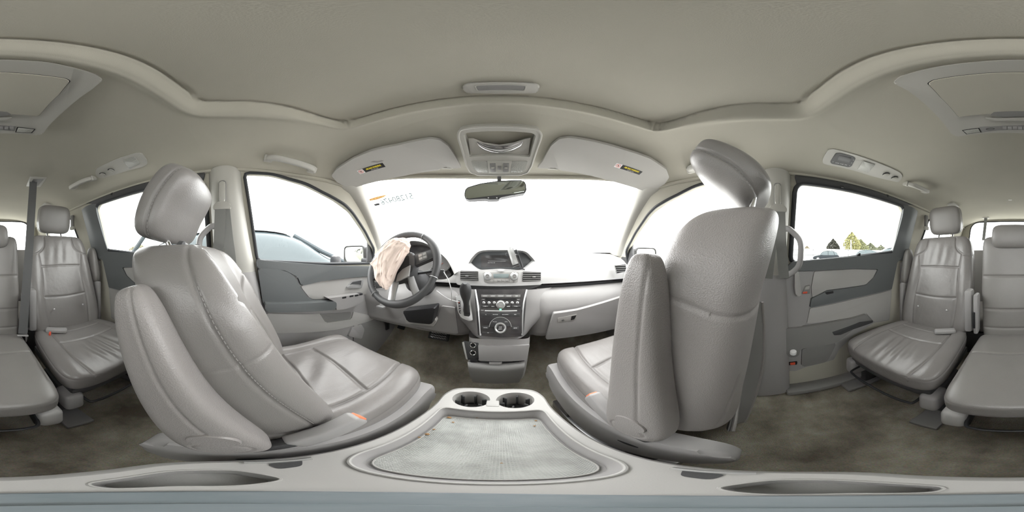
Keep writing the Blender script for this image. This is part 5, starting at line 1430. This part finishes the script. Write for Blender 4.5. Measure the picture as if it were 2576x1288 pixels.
side_panel(1, (2170, 412), dict(out=D3([(75, 370), (90, 300), (190, 130), (300, 105), (700, 210), (1200, 380), (1740, 610), (1810, 700), (1740, 810), (1620, 850), (1500, 830), (1000, 650), (700, 560), (180, 450), (90, 420)]), vents=D3([(1450, 655), (1632, 732)]), r=.019,
                                lamp=D3([(950, 360), (1210, 440), (1060, 610), (830, 540)])), (0, -1, 0), 'long ceiling panel with dark climate display, lamp and two round vents', D3([(240, 380), (360, 190), (450, 190), (740, 270), (790, 310), (700, 480), (640, 500), (260, 420)]))
D1 = lambda L_: [(a*.3261, 100+b*.3261) for a, b in L_]
side_panel(-1, (307, 417), dict(out=D1([(735, 1030), (745, 990), (900, 915), (1060, 865), (1100, 870), (1138, 930), (1135, 955), (1100, 975), (900, 1030), (800, 1060), (755, 1060)]), vents=D1([(792, 1030), (858, 1000)]), r=.017,
                                lamp=D1([(950, 925), (1040, 895), (1085, 945), (1000, 985)])), (0, 1, 0), 'shorter ceiling panel with one square lamp and two round vents, no display', None)
# grab handles
def grab(pa, pb, label, rise=.050, wide=.0150, hook=False):
    a = ceil_hit(*pa, drop=.002); b = ceil_hit(*pb, drop=.002); mid = (a+b)/2
    inn = Vector((-mid.x, 0, -.25)).normalized()
    d = (b-a)
    pts = [a, a+inn*rise*.75+d*.05, a+inn*rise+d*.18, mid+inn*rise*1.08, b+inn*rise-d*.18, b+inn*rise*.75-d*.05, b]
    T = thing('grab_handle', mid, label, 'grab handle')
    m = MB(); m.add(*tube(smooth_path(pts, 50), wide, 16, flat=(wide, wide*.85))); m.build('grip', M['trim_light'], T)
    for p in (a, b):
        m = MB(); m.add(*box(p+inn*.010, (.034, .030, .034), frame(p, d, inn), .005, 3)); m.build('mounting_foot', M['trim_light'], T)
    if hook:
        m = MB(); m.add(*tube(smooth_path([b+inn*.008-d*.1, b+inn*.02-d*.13+Vector((0, 0, -.012)), b+inn*.028-d*.12+Vector((0, 0, -.006))], 10), .003, 8)); m.build('coat_hook', M['trim_light'], T)
grab((674, 400), (782, 428), 'grey ceiling grab handle above the left front door window')
grab((236, 448), (190, 470), 'ceiling grab handle beside the shorter vent panel', hook=True)
grab((2278, 462), (2322, 480), 'ceiling grab handle beside the climate display panel')
grab((1742, 428), (1850, 400), 'ceiling grab handle half hidden behind the raised front headrest')
# small ceiling clips at the back
for (a, b) in ((2541, 503),):
    p = ceil_hit(a, b); m = MB(); m.add(*box(p, (.03, .012, .004), None, .001)); tag(m.build('ceiling_clip', M['white'], org=p), 'tiny white clip on the rear ceiling', 'clip')

# ------------------------------------------------------------------ belts
def webbing(pts, wid, name, mat, parent, face, org=None, thick=.0014, n=40):
    P = smooth_path(pts, n); V = []; F = []
    face = Vector(face).normalized()
    for i, p in enumerate(P):
        t = (P[min(i+1, n-1)]-P[max(i-1, 0)]).normalized(); s_ = t.cross(face).normalized(); nn = s_.cross(t)
        w_ = wid(i/(n-1)) if callable(wid) else wid
        for a, b in ((-1, -1), (1, -1), (1, 1), (-1, 1)): V.append(p+s_*a*w_+nn*b*thick)
    for i in range(n-1):
        for k_ in range(4): F.append((i*4+k_, i*4+(k_+1) % 4, (i+1)*4+(k_+1) % 4, (i+1)*4+k_))
    F.append((3, 2, 1, 0)); F.append(tuple((n-1)*4+k_ for k_ in range(4)))
    return mk(name, V, F, mat, parent, smooth=False, org=org)
for s in (-1, 1):
    ap = Vector((s*.668, -.088, .27))
    T = thing('seat_belt', ap, 'grey seat belt hanging from the left door pillar beside the lowered headrest' if s < 0 else 'grey seat belt on the right door pillar, mostly hidden by the raised-headrest seat', 'seat belt')
    fb = frame(ap, (0, 1, 0), (-s, 0, .05))
    u = 1 if fb[2].z > 0 else -1
    m = MB(); m.add(*plate(rrect(.030, .115, .012, 0, .0), fb, .010, .003, base=.0)); m.build('height_slide', M['plastic_mid'], T)
    m = MB(); m.add(*plate(rrect(.024, .098, .012, 0, -.002*u), fb, .014, .004, base=.008)); m.build('anchor_cover', M['trim_light'], T)
    dr = rpoly([(-.036, -.085*u), (.036, -.085*u), (.034, -.062*u), (.010, -.050*u), (-.010, -.050*u), (-.034, -.062*u)], .006)
    m = MB(); m.add(*plate(dr, fb, .008, .003, base=.016)); m.build('guide_loop', M['trim_light'], T)
    top = wld(fb, 0, -.080*u, .022)
    webbing([top+Vector((0, -.006, 0)), top+Vector((s*.01, -.012, -.12)), top+Vector((s*.028, -.020, -.18)), top+Vector((s*.040, -.030, -.28))], .022, 'webbing', M['belt_grey'], T, (-s, 0, 0))
    webbing([top+Vector((s*.006, .010, 0)), top+Vector((s*.014, .022, -.12)), top+Vector((s*.024, .030, -.18)), top+Vector((s*.036, .040, -.28))], .021, 'webbing', M['belt_grey'], T, (-s, 0, 0))
    # vertical grab handle on the pillar
    hy = -.165
    T = thing('pillar_handle', (s*.70, hy, .03), 'vertical grab handle on the pillar before the right sliding door' if s > 0 else 'vertical grab handle on the left pillar, half hidden by the lowered headrest', 'grab handle')
    A_ = Vector((s*.705, hy+.035, .125)); B_ = Vector((s*.735, hy+.035, -.085))
    pts = [A_, A_+Vector((-s*.022, -.012, -.004)), Vector((s*.672, hy-.018, .075)), Vector((s*.678, hy-.026, .02)), Vector((s*.69, hy-.018, -.04)), B_+Vector((-s*.022, -.012, .004)), B_]
    m = MB(); m.add(*tube(smooth_path(pts, 50), .010, 16, flat=(.010, .012))); m.build('grip', M['plastic'], T)
# ceiling belt for the middle seat
pA = ceil_hit(92, 457)
T = thing('seat_belt', pA, 'dark seat belt hanging from a ceiling recess down to the middle rear seat', 'seat belt')
fa = ceil_frame(90, 455, (1, .1, 0))
m = MB(); m.add(*plate(PX([(75, 444), (118, 446), (101, 470), (66, 468)], fa, .004), fa, .004, .0015, base=-.001)); gp = m.build('recess_frame', M['trim_light'], T)
m = MB(); m.add(*plate(PX([(84, 449), (110, 450), (96, 466), (74, 465)], fa, .003), fa, .001, 0, base=.0032)); m.build('recess', M['plastic_mid'], T)
b_top = wld(fa, *pc(84, 457, fa), -.004)
p_end = at(57, 840, r=.92)
webbing([b_top, b_top*.55+p_end*.45+Vector((0, .01, 0)), b_top*.2+p_end*.8, p_end], .023, 'webbing', M['belt'], T, (.25, 1, 0))
m = MB(); m.add(*box(p_end+Vector((0, 0, -.01)), (.058, .008, .022), frame(p_end, (1, -.2, .1), (0, 1, .2)), .003)); m.build('tongue_grip', M['plastic'], T)
m = MB(); m.add(*box(p_end+Vector((.004, 0, -.045)), (.026, .004, .05), frame(p_end, (1, -.2, .1), (0, 1, .2)), .001)); m.build('latch_tongue', M['chrome'], T)
m = MB(); m.add(*box(p_end+Vector((-.02, 0, -.035)), (.010, .010, .035), None, .002)); m.build('small_tongue', M['chrome'], T)
# belt guides on the rear pillars
for (a, b, lab) in ((182, 560, 'grey belt guide on the pillar behind the left sliding window'), (2330, 560, 'grey belt guide on the pillar behind the right sliding window')):
    p = wall_hit(a, b, .03)
    T = thing('belt_guide', p, lab, 'belt guide')
    sg = 1 if p.x > 0 else -1
    fb = frame(p, (0, 1, 0), (-sg, .2, 0))
    m = MB(); m.add(*box(p, (.035, .13, .02), fb, .006, 3)); m.build('guide_plate', M['plastic_mid'], T)
    m = MB(); m.add(*box(p+Vector((0, 0, -.05)), (.05, .03, .025), fb, .006, 3)); m.build('hook', M['trim_light'], T)
for sg, px_, py_ in ((-1, 115, 523), (1, 2398, 522)):
    p = ceil_hit(px_, py_-6); T = thing('belt_anchor', p, 'grey belt anchor cover on the ceiling behind the %s outer headrest' % ('left' if sg < 0 else 'right'), 'belt anchor')
    fb = ceil_frame(px_, py_-6, (0, 1, 0)); m = MB(); m.add(*plate(rrect(.16, .07, .02), fb, .02, .008, 3, base=-.004)); m.build('anchor_cover', M['trim_light'], T)
    m = MB(); m.add(*box(wld(fb, 0, 0, .03), (.05, .03, .02), fb, .005)); m.build('guide_loop', M['plastic'], T)
# rear window belt hanging
p = ceil_hit(2480, 548)
T = thing('seat_belt', p, 'thin grey belt hanging in front of the tailgate window beside the middle headrest', 'seat belt')
webbing([p, p+Vector((.01, .0, -.10)), p+Vector((.03, .02, -.30))], .020, 'webbing', M['belt_grey'], T, (0, 1, 0))
m = MB(); m.add(*box(p, (.09, .06, .012), None, .004)); m.build('recess_frame', M['trim_light'], T)

# ------------------------------------------------------------------ doors
def yzpoly(L, x, sd=-1, rad=0, seg=4):
    """photo points projected on the plane |x|, returned as (y, z)"""
    out = [(at(a, b, x=sd*x).y, at(a, b, x=sd*x).z) for a, b in L]
    return rpoly(out, rad, seg) if rad else out
def side_plate(poly, sd, x, thick, name, mat, parent, bev=.003, seg=2):
    """(y,z) polygon standing on |x| and rising towards the cabin"""
    fr = frame((sd*x, 0, 0), (0, 1, 0), (-sd, 0, 0)); k_ = 1 if fr[2].z > 0 else -1
    m = MB(); m.add(*plate([(a, b*k_) for a, b in poly], fr, thick, bev, seg)); return m.build(name, mat, parent)
def C2(L): return [(600+a*.48154, 380+b*.48154) for a, b in L]
for sd in (-1, 1):
    T = thing('door_%d' % (1 if sd < 0 else 2), (sd*.80, .45, FLOOR), None, None, None, 'structure')
    side_plate([(.075, -.055), (.45, -.068), (.86, -.085), (.87, -.3), (.84, -.70), (.70, -.79), (.30, -.79), (.16, -.70), (.10, -.45)], sd, .80, .018, 'door_panel', M['plastic'], T, .008, 3)
    side_plate(yzpoly(C2([(92, 566), (300, 585), (520, 600), (700, 602), (700, 650), (560, 662), (430, 678), (325, 702), (305, 655), (240, 622), (95, 612)]), .775, -1, .01), sd, .80, .036, 'belt_trim', M['plastic_teal'], T, .010, 3)
    side_plate(yzpoly(C2([(100, 612), (200, 616), (260, 632), (300, 665), (330, 725), (370, 775), (470, 785), (470, 812), (130, 812)]), .765, -1, .012), sd, .80, .040, 'elbow_pad', M['plastic_teal'], T, .012, 3)
    side_plate(yzpoly(C2([(323, 705), (430, 680), (560, 663), (700, 652), (705, 742), (480, 768), (375, 772), (345, 735)]), .777, -1, .01), sd, .80, .026, 'door_insert', M['plastic_light'], T, .004)
    side_plate(yzpoly(C2([(140, 798), (505, 785), (515, 800), (508, 828), (150, 842), (138, 820)]), .72, -1, .006), sd, .80, .080, 'armrest', M['plastic_teal'], T, .010, 3)
    m_ = side_plate(yzpoly(C2([(468, 770), (640, 745), (655, 752), (655, 785), (620, 808), (560, 826), (512, 832), (515, 792)]), .72, -1, .008), sd, .80, .078, 'switch_panel', M['plastic'], T, .008, 3)
    if sd < 0:
        for a, b in ((545, 768), (583, 761), (610, 757), (632, 752)):
            p = at(*C2([(a, b)])[0], x=-.735)
            m = MB(); m.add(*box(p+Vector((.0, 0, .006)), (.030, .030, .012), None, .004)); m.build('window_switch', M['black'], m_)
    hd = side_plate(yzpoly(C2([(555, 716), (588, 678), (645, 667), (652, 680), (640, 716)]), .777, -1, .008), sd, .78, .008, 'handle_bezel', M['silver'], T, .003)
    side_plate(yzpoly(C2([(566, 712), (592, 684), (640, 675), (634, 711)]), .777, -1, .006), sd, .775, .0035, 'handle_recess', M['plastic_dark'], hd, .001)
    side_plate(yzpoly(C2([(562, 708), (590, 696), (632, 697), (634, 712), (565, 717)]), .772, -1, .004), sd, .775, .014, 'lever', M['silver'], hd, .003)
    side_plate(yzpoly(C2([(428, 850), (590, 840), (590, 872), (560, 888), (460, 896), (440, 880)]), .775, -1, .006), sd, .79, .010, 'pull_pocket', M['plastic_mid'], T, .003)
    side_plate(yzpoly(C2([(145, 846), (425, 850), (455, 898), (590, 878), (600, 840), (740, 868), (735, 930), (600, 912), (500, 935), (160, 950)]), .775, -1, .008), sd, .79, .016, 'lower_insert', M['plastic_light'], T, .005)
    side_plate(yzpoly(C2([(590, 920), (640, 905), (655, 930), (640, 980), (570, 965)]), .775, -1, .008), sd, .785, .018, 'map_pocket', M['plastic'], T, .006)
    # black sail panel at the mirror
    side_plate([(.745, -.045), (.86, -.05), (.86, -.005), (.765, .075), (.748, .085)], sd, .80, .012, 'sail_panel', M['plastic_dark'], T, .003)
    # exterior mirror
    xm = sd*1.00
    T = thing('side_mirror', (xm, .80, .0), 'door mirror outside the left front window' if sd < 0 else 'door mirror outside the right front window, partly behind the seat', 'door mirror')
    fmx = frame((xm, .80, .0), (1, 0, 0), (-sd*.45, -1, 0))
    V, F = box(wld(fmx, 0, .005, -.05), (.19, .145, .10), fmx, .045, 5)
    m = MB(); m.add(V, F); m.build('mirror_housing', M['black'], T)
    m = MB(); m.add(*plate(rrect(.165, .120, .03, 0, .005), fmx, .002, .0005, base=.001)); m.build('mirror_glass', M['mirror'], T)
    m = MB(); m.add(*tube([wld(fmx, a, b, .002) for a, b in resample_closed(rrect(.172, .127, .03, 0, .005), 60)], .0065, 8, closed=True)); m.build('mirror_bezel', M['rubber'], T)
    m = MB(); m.add(*box(wld(fmx, -sd*.098, 0, -.035), (.05, .125, .07), fmx, .02, 4)); m.build('mirror_base', M['rubber'], T)
    m = MB(); m.add(*box((sd*.87, .83, -.045), (.12, .05, .05), None, .015)); m.build('mirror_arm', M['black'], T)
# grey side trim beside the third row
for sd in (-1, 1):
    structure(side_plate([(-.97, -.045), (-1.2, .02), (-2.18, .02), (-2.18, -.83), (-.97, -.83)], sd, .80, .020, 'trim_%d' % (23 if sd < 0 else 24), M['plastic'], None, .006))
# sliding doors
def C7(L): return [(1920+a*.4038, 440+b*.4038) for a, b in L]
for sd in (1, -1):
    T = thing('door_%d' % (4 if sd > 0 else 3), (sd*.80, -.55, FLOOR), None, None, None, 'structure')
    P_ = lambda L, x=.775, rad=.008: yzpoly(C7(L), x, 1, rad)
    side_plate(P_([(112, 600), (180, 545), (840, 488), (872, 512), (830, 545), (800, 710), (785, 905), (690, 920), (560, 1000), (470, 1090), (440, 1150), (270, 1195), (200, 1222), (105, 1218), (88, 1180)], .785), sd, .80, .016, 'door_panel', M['plastic'], T, .006)
    side_plate(P_([(125, 595), (185, 540), (840, 484), (870, 508), (835, 545), (800, 712), (560, 768), (292, 826), (302, 770), (400, 722), (640, 688), (690, 640), (715, 588), (560, 583), (250, 598)], .768, .006), sd, .80, .034, 'dark_trim', M['plastic_teal'], T, .008, 3)
    side_plate(P_([(318, 602), (560, 588), (708, 592), (685, 640), (638, 682), (400, 715), (305, 762), (300, 700)], .778, .006), sd, .80, .024, 'door_insert', M['plastic_light'], T, .003)
    side_plate(P_([(125, 602), (310, 600), (298, 700), (285, 830), (268, 925), (235, 945), (125, 950)], .774, .006), sd, .80, .026, 'latch_panel', M['plastic'], T, .005)
    side_plate(P_([(292, 832), (560, 775), (798, 718), (782, 900), (690, 915), (640, 860), (560, 885), (272, 925)], .778, .006), sd, .80, .022, 'lower_insert', M['plastic_light'], T, .004)
    side_plate(P_([(130, 958), (240, 950), (400, 925), (560, 892), (640, 868), (685, 915), (560, 960), (470, 1030), (450, 1045), (235, 1080), (215, 1130), (160, 1135), (130, 1090)], .76, .01), sd, .80, .045, 'storage_bin', M['plastic_mid'], T, .010, 3)
    side_plate(P_([(428, 978), (600, 915), (680, 905), (682, 918), (560, 960), (480, 995), (440, 998)], .757, .005), sd, .757, .004, 'bin_opening', M['plastic_dark'], T, .001)
    side_plate(P_([(242, 1085), (300, 1070), (445, 1045), (450, 1060), (405, 1150), (390, 1165), (250, 1195), (238, 1185)], .776, .008), sd, .80, .026, 'speaker_grille', M['plastic_mid'], T, .004)
    h_ = side_plate(P_([(196, 610), (222, 603), (238, 745), (232, 758), (204, 752), (196, 700)], .745, .006), sd, .775, .032, 'pull_handle', M['plastic_light'], T, .009, 3)
    lk = side_plate(P_([(262, 692), (292, 685), (290, 740), (240, 742)], .770, .004), sd, .774, .006, 'lock_bezel', M['plastic_mid'], T, .002)
    side_plate(P_([(264, 697), (288, 692), (286, 712), (258, 714)], .768, .003), sd, .770, .006, 'lock_slider', M['plastic_light'], lk, .002)
    side_plate(P_([(248, 728), (275, 726), (273, 738), (244, 740)], .768, .002), sd, .769, .002, 'lock_flag', M['red'], lk, .0005)
    side_plate(P_([(385, 732), (435, 722), (438, 736), (395, 745)], .764, .003), sd, .766, .004, 'window_switch', M['black'], T, .001)
    q = P_([(150, 1175), (215, 1168), (212, 1186), (152, 1190)], .77, .004); side_plate(q, sd, .784, .008, 'courtesy_lamp', M['void'], T, .001)
    q = P_([(168, 1174), (200, 1170), (200, 1184), (170, 1186)], .77, .003); side_plate(q, sd, .776, .004, 'reflector', M['red'], T, .001)
    if sd > 0:
        p = at(*C7([(187, 1105)])[0], x=.745); m = MB(); m.add(*lathe([(.0, -.012), (.014, -.012), (.016, -.010), (.016, .006), (.014, .009), (.0, .010)], p, (-.3, 0, 1), 24)); cp2 = m.build('bottle_cap', M['white'], org=p)
        tag(cp2, 'white round bottle cap in the cup recess of the sliding door', 'bottle cap')
        # shade hooks on the window
    for i_, (a, b) in enumerate(((2117, 468), (2232, 492), (2160, 641))):
        p = wall_hit(a, b, .012); p = Vector((sd*abs(p.x), p.y, p.z)); m = MB(); m.add(*box(p, (.012, .022, .012), None, .003)); m.add(*box(p+Vector((-sd*.008, 0, -.008 if i_ < 2 else .004)), (.006, .014, .012), None, .002)); m.build('shade_hook', M['black'], T)

# ------------------------------------------------------------------ writing on the windscreen
def ws_point(px, py):
    d = ray(px, py); best = None
    def pos(u, t):
        xt = u*.615; yt = header_y(xt)+.005; zt = .352+(ceiling_z(xt, min(header_y(xt), .67))-.352)*.8
        xb = u*.80; yb = 1.36-.42*abs(u)**2.2; zb = .03
        return Vector((xt+(xb-xt)*t, yt+(yb-yt)*t, zt+(zb-zt)*t+.03*math.sin(PI*t)))
    us, ts = (-1, 1), (0, 1)
    for it in range(4):
        cand = [(pos(u, t), u, t) for u in np.linspace(us[0], us[1], 15) for t in np.linspace(ts[0], ts[1], 15)]
        b = max(cand, key=lambda c: c[0].normalized().dot(d)); du = (us[1]-us[0])/8; dt = (ts[1]-ts[0])/8
        us = (b[1]-du, b[1]+du); ts = (b[2]-dt, b[2]+dt)
    return b[0]
glass = bpy.data.objects['window_8']
a, b, c = ws_point(952, 508), ws_point(1046, 488), ws_point(1000, 520)
u_ = (b-a); n_ = u_.cross(c-a).normalized()
if n_.y > 0: n_ = -n_
fg = frame((a+b)/2, u_, n_)
M['paint'] = material('pale_teal_marker', (.12, .20, .19), .6)
M['orange_sticker'] = material('orange_sticker', (.85, .38, .12), .6, var=(120, (.85, .65, .25), .4, .6))
text('51280476', fg, .062, 'painted_number', M['paint'], glass, 0, 0, base=.012, mirror=True, wide=u_.length/(.062*4.6))
def ws_patch(L, name, mat):
    P = [ws_point(*q)-Vector((0, .012, 0)) for q in L]; n = len(P)
    mk(name, P+[p+Vector((0, .001, 0)) for p in P], [list(range(n)), [i+n for i in range(n)][::-1]]+[(i, (i+1) % n, n+(i+1) % n, n+i) for i in range(n)], mat, glass, smooth=False)
ws_patch([(930, 503), (952, 496), (978, 491), (968, 498), (950, 504), (933, 507)], 'orange_sticker', M['orange_sticker'])
ws_patch([(950, 513), (957, 512), (959, 517), (948, 519), (943, 516)], 'small_sticker', M['plastic_dark'])

# ------------------------------------------------------------------ outside: yard, parked cars, fence, trees
GZ = -1.27
def gz(x): return GZ+.62*float(sstep(5, 18, x))
m = MB(); xs_ = [-160, 0, 4]+list(np.linspace(5, 18, 14))+[160]
m.add([(x, y, gz(x)) for x in xs_ for y in (-160, 160)], [(2*i, 2*i+2, 2*i+3, 2*i+1) for i in range(len(xs_)-1)])
M['yard'] = material('pale_concrete', (.62, .61, .59), .9, var=(.6, (.70, .69, .67), .3, .7)); tag(m.build('ground', M['yard'], smooth=False), kind='structure')
M['paint_black'] = material('dark_car_paint', (.012, .015, .018), .5, spec=.15); M['paint_silver'] = material('silver_car_paint', (.55, .57, .58), .25, metal=.3, coat=.5)
M['paint_slate'] = material('slate_car_paint', (.055, .066, .072), .45, spec=.2); M['paint_white'] = material('white_car_paint', (.82, .83, .84), .3, coat=.5); M['paint_blue'] = material('pale_teal_car_paint', (.07, .10, .105), .45, spec=.3)
M['car_glass'] = material('car_glass', (.06, .075, .08), .1, spec=.35); M['tyre'] = material('tyre', (.03, .03, .03), .8)
def car(loc, rz, paint, label, group=None, k_=1.0, suv=1.0, rk=1.0):
    """body along local +Y (front)"""
    T = thing('parked_car', loc, label, 'car', group); T.rotation_euler = (0, 0, rz)
    def loc_(V): return [Vector(v)+Vector(loc) for v in V]
    L = 2.3; H = 1.0*suv
    # lower body sections (y, half width, z bottom, z top)
    sec = [(-2.3, .70, .35, .80), (-2.15, .86, .28, .98), (-1.4, .92, .25, 1.02*H), (0, .94, .25, 1.0*H), (.9, .93, .25, .98*H), (1.6, .90, .27, .92*H), (2.15, .82, .30, .78*H), (2.32, .62, .38, .62*H)]
    P = catmull(sec, 40); V = []; F = []; n = 28
    for (y, w_, z0, z1) in P:
        for i in range(n):
            a = 2*PI*i/n; ca, sa = math.cos(a), math.sin(a)
            V.append((math.copysign(abs(ca)**.45, ca)*w_, y, (z0+z1)/2+math.copysign(abs(sa)**.55, sa)*(z1-z0)/2))
    for j in range(39):
        for i in range(n): F.append((j*n+i, j*n+(i+1) % n, (j+1)*n+(i+1) % n, (j+1)*n+i))
    F += [list(range(n)), list(range(39*n, 40*n))[::-1]]
    mk('body', loc_(V), F, paint, T)
    # greenhouse
    sec = [(-2.05, .70, .95*H, 1.0*H), (-1.75, .70, .95*H, 1.42*H*rk), (-1.2, .69, .95*H, 1.62*H*rk), (-.3, .68, .95*H, 1.68*H*rk), (.35, .67, .95*H, 1.60*H*rk), (.85, .70, .95*H, 1.28*H*rk), (1.15, .74, .93*H, .98*H)]
    P = catmull(sec, 30); V = []; F = []; n = 20
    for (y, w_, z0, z1) in P:
        for i in range(n):
            t = i/(n-1); a = PI*t; ca, sa = math.cos(a), math.sin(a)
            V.append((math.copysign(abs(ca)**.35, ca)*(w_+.14*(1-abs(sa)**.6)), y, z0+(abs(sa)**.55)*(z1-z0)))
    for j in range(29):
        for i in range(n-1): F.append((j*n+i, (j+1)*n+i, (j+1)*n+i+1, j*n+i+1))
    mk('windows', loc_(V), F, M['car_glass'], T)
    # roof skin and pillars
    V = []; F = []; n = 12
    for (y, w_, z0, z1) in [p for p in P if -1.75 < p[0] < .35]:
        for i in range(n):
            t = i/(n-1); x = (-1+2*t); V.append((x*w_*.85, y, z1+.02-.05*abs(x)**4))
    rows = len(V)//n
    for j in range(rows-1):
        for i in range(n-1): F.append((j*n+i, j*n+i+1, (j+1)*n+i+1, (j+1)*n+i))
    mk('roof', loc_(V), F, paint, T)
    for q in (-1, 1):
        for pts in ([(.48, .36, 1.60*H*rk), (.62, .75, 1.36*H*rk), (.74, 1.12, .98*H)], [(.64, -.35, 1.65*H*rk), (.83, -.35, .98*H)], [(.62, -1.3, 1.60*H*rk), (.84, -1.45, .98*H)], [(.60, -1.75, 1.45*H), (.74, -2.1, 1.0*H)]):
            mm = MB(); mm.add(*tube(loc_([(q*a, b, c_) for a, b, c_ in pts]), .035, 8)); mm.build('pillar', paint, T)
        mm = MB(); mm.add(*box(loc_([(q*1.0, .75, 1.02*H)])[0], (.16, .10, .14), None, .04)); mm.build('door_mirror', M['black'], T)
        for yy in (-1.4, 1.4):
            w_ = MB(); w_.add(*lathe([(.0, -.1), (.30, -.1), (.335, -.06), (.335, .06), (.30, .1), (.0, .1)], loc_([(q*.84, yy, .335)])[0], (q, 0, 0), 28)); wh = w_.build('wheel', M['tyre'], T)
            w_ = MB(); w_.add(*lathe([(.21, 0), (.21, .02), (.06, .03), (0, .03)], loc_([(q*.92, yy, .335)])[0], (q, 0, 0), 20)); w_.build('hub_cap', M['silver'], wh)
        mm = MB(); mm.add(*box(loc_([(q*.62, 2.20, .68*H)])[0], (.28, .10, .12), None, .04)); mm.build('headlamp', M['lens'], T)
    return T
car((-2.75, .35, GZ), 0, M['paint_slate'], 'slate grey car parked right outside the left front window', suv=1.17, rk=.83)
def onground(px, dist):
    d = ray(px, 644); d.z = 0; d.normalize(); p = d*dist; return (p.x, p.y, gz(p.x))
p = onground(2078, 29); car(p, math.radians(-24), M['paint_black'], 'dark SUV parked in the distance below the round dark tree', suv=1.05)
p = onground(2172, 24); car(p, math.radians(-38), M['paint_blue'], 'pale teal car low behind the sliding window sill, right of the dark SUV')
p = onground(2245, 9.5); car(p, math.radians(-46), M['paint_white'], 'white car nearest the right sliding window, at its rear corner', suv=1.08)
p = onground(320, 16); car(p, math.radians(-80), M['paint_white'], 'white car seen low through the left sliding window')
# long pale fence
M['fence'] = material('white_panel_fence', (.72, .73, .72), .7); M['fence_rail'] = material('grey_fence_rail', (.03, .032, .034), .7)
x0 = 52
T = thing('boundary_fence', (x0, -40, GZ+.62), 'long white panel fence across the yard below the distant trees', 'fence')
m = MB(); m.add(*box((x0, -40, GZ+.62+1.75), (.12, 150, 3.5), None, 0)); m.build('panel', M['fence'], T)
for zz in (3.1, 1.4):
    m = MB(); m.add(*box((x0-.1, -40, GZ+.62+zz), (.08, 150, .14), None, 0)); m.build('rail', M['fence_rail'], T)
for yy in range(-110, 31, 7):
    m = MB(); m.add(*box((x0-.12, yy, GZ+.62+1.75), (.10, .10, 3.5), None, 0)); m.build('post', M['fence_rail'], T)
# trees
M['bark'] = material('bark', (.12, .09, .07), .9)
def tree(px, dist, h, w_, col, label, seed, trunk=True):
    rs = np.random.RandomState(seed); p = Vector(onground(px, dist)); T = thing('tree', p, label, 'tree', None)
    mt_ = material('foliage_%d' % seed, col, .9, var=(1.5, tuple(c_*1.7 for c_ in col), .35, .65))
    V = []; F = []
    n = 2600
    for i in range(n):
        d = rs.normal(size=3); d /= np.linalg.norm(d); r_ = rs.rand()**.33
        cz = (d[2]*r_*.5+.5); wr = math.sin(PI*min(.98, max(.05, cz*.85+.10)))**.7*(1-.45*cz)
        c_ = np.array([p.x+d[0]*r_*w_*wr*1.2, p.y+d[1]*r_*w_*wr*1.2, p.z+h*(.12+.88*cz)])
        a = rs.normal(size=3); a /= np.linalg.norm(a); b = np.cross(a, rs.normal(size=3)); b /= np.linalg.norm(b); s_ = .22+.25*rs.rand()
        k_ = len(V); V += [c_+a*s_, c_+b*s_*.6, c_-a*s_, c_-b*s_*.6]; F.append((k_, k_+1, k_+2, k_+3))
    o = mk('crown', V, F, mt_, T, smooth=False); o['kind'] = 'stuff'
    m = MB(); m.add(*tube([p, p+Vector((.1, 0, h*.3)), p+Vector((0, .1, h*.75))], [.28, .2, .06], 8)); m.build('trunk', M['bark'], T)
tree(2096, 75, 9.2, 3.4, (.022, .022, .016), 'round dark tree standing alone beyond the white fence', 11)
tree(2143, 72, 12.0, 4.2, (.15, .145, .06), 'tall yellow-green tree behind the white pole beyond the fence', 12)
tree(2165, 84, 10.0, 4.5, (.11, .115, .055), 'green tree next to the tall yellow-green one beyond the fence', 13)
tree(2190, 95, 9.0, 5.0, (.085, .09, .055), 'lower green tree sloping away to the right beyond the fence', 14)
tree(2216, 107, 8.6, 5.0, (.10, .105, .07), 'lowest green tree at the right end of the row', 15)
tree(2030, 80, 6.2, 3.0, (.16, .14, .10), 'small pale tree top left of the dark round tree', 16)
tree(350, 70, 6.0, 5.0, (.16, .15, .10), 'low hedge-like tree seen through the left sliding window', 17)
p = Vector(onground(2141, 45)); m = MB(); m.add(*tube([p, p+Vector((0, 0, 5.4))], [.16, .11], 10)); tag(m.build('light_pole', M['white'], org=p), 'slender white pole in front of the yellow-green tree', 'pole')
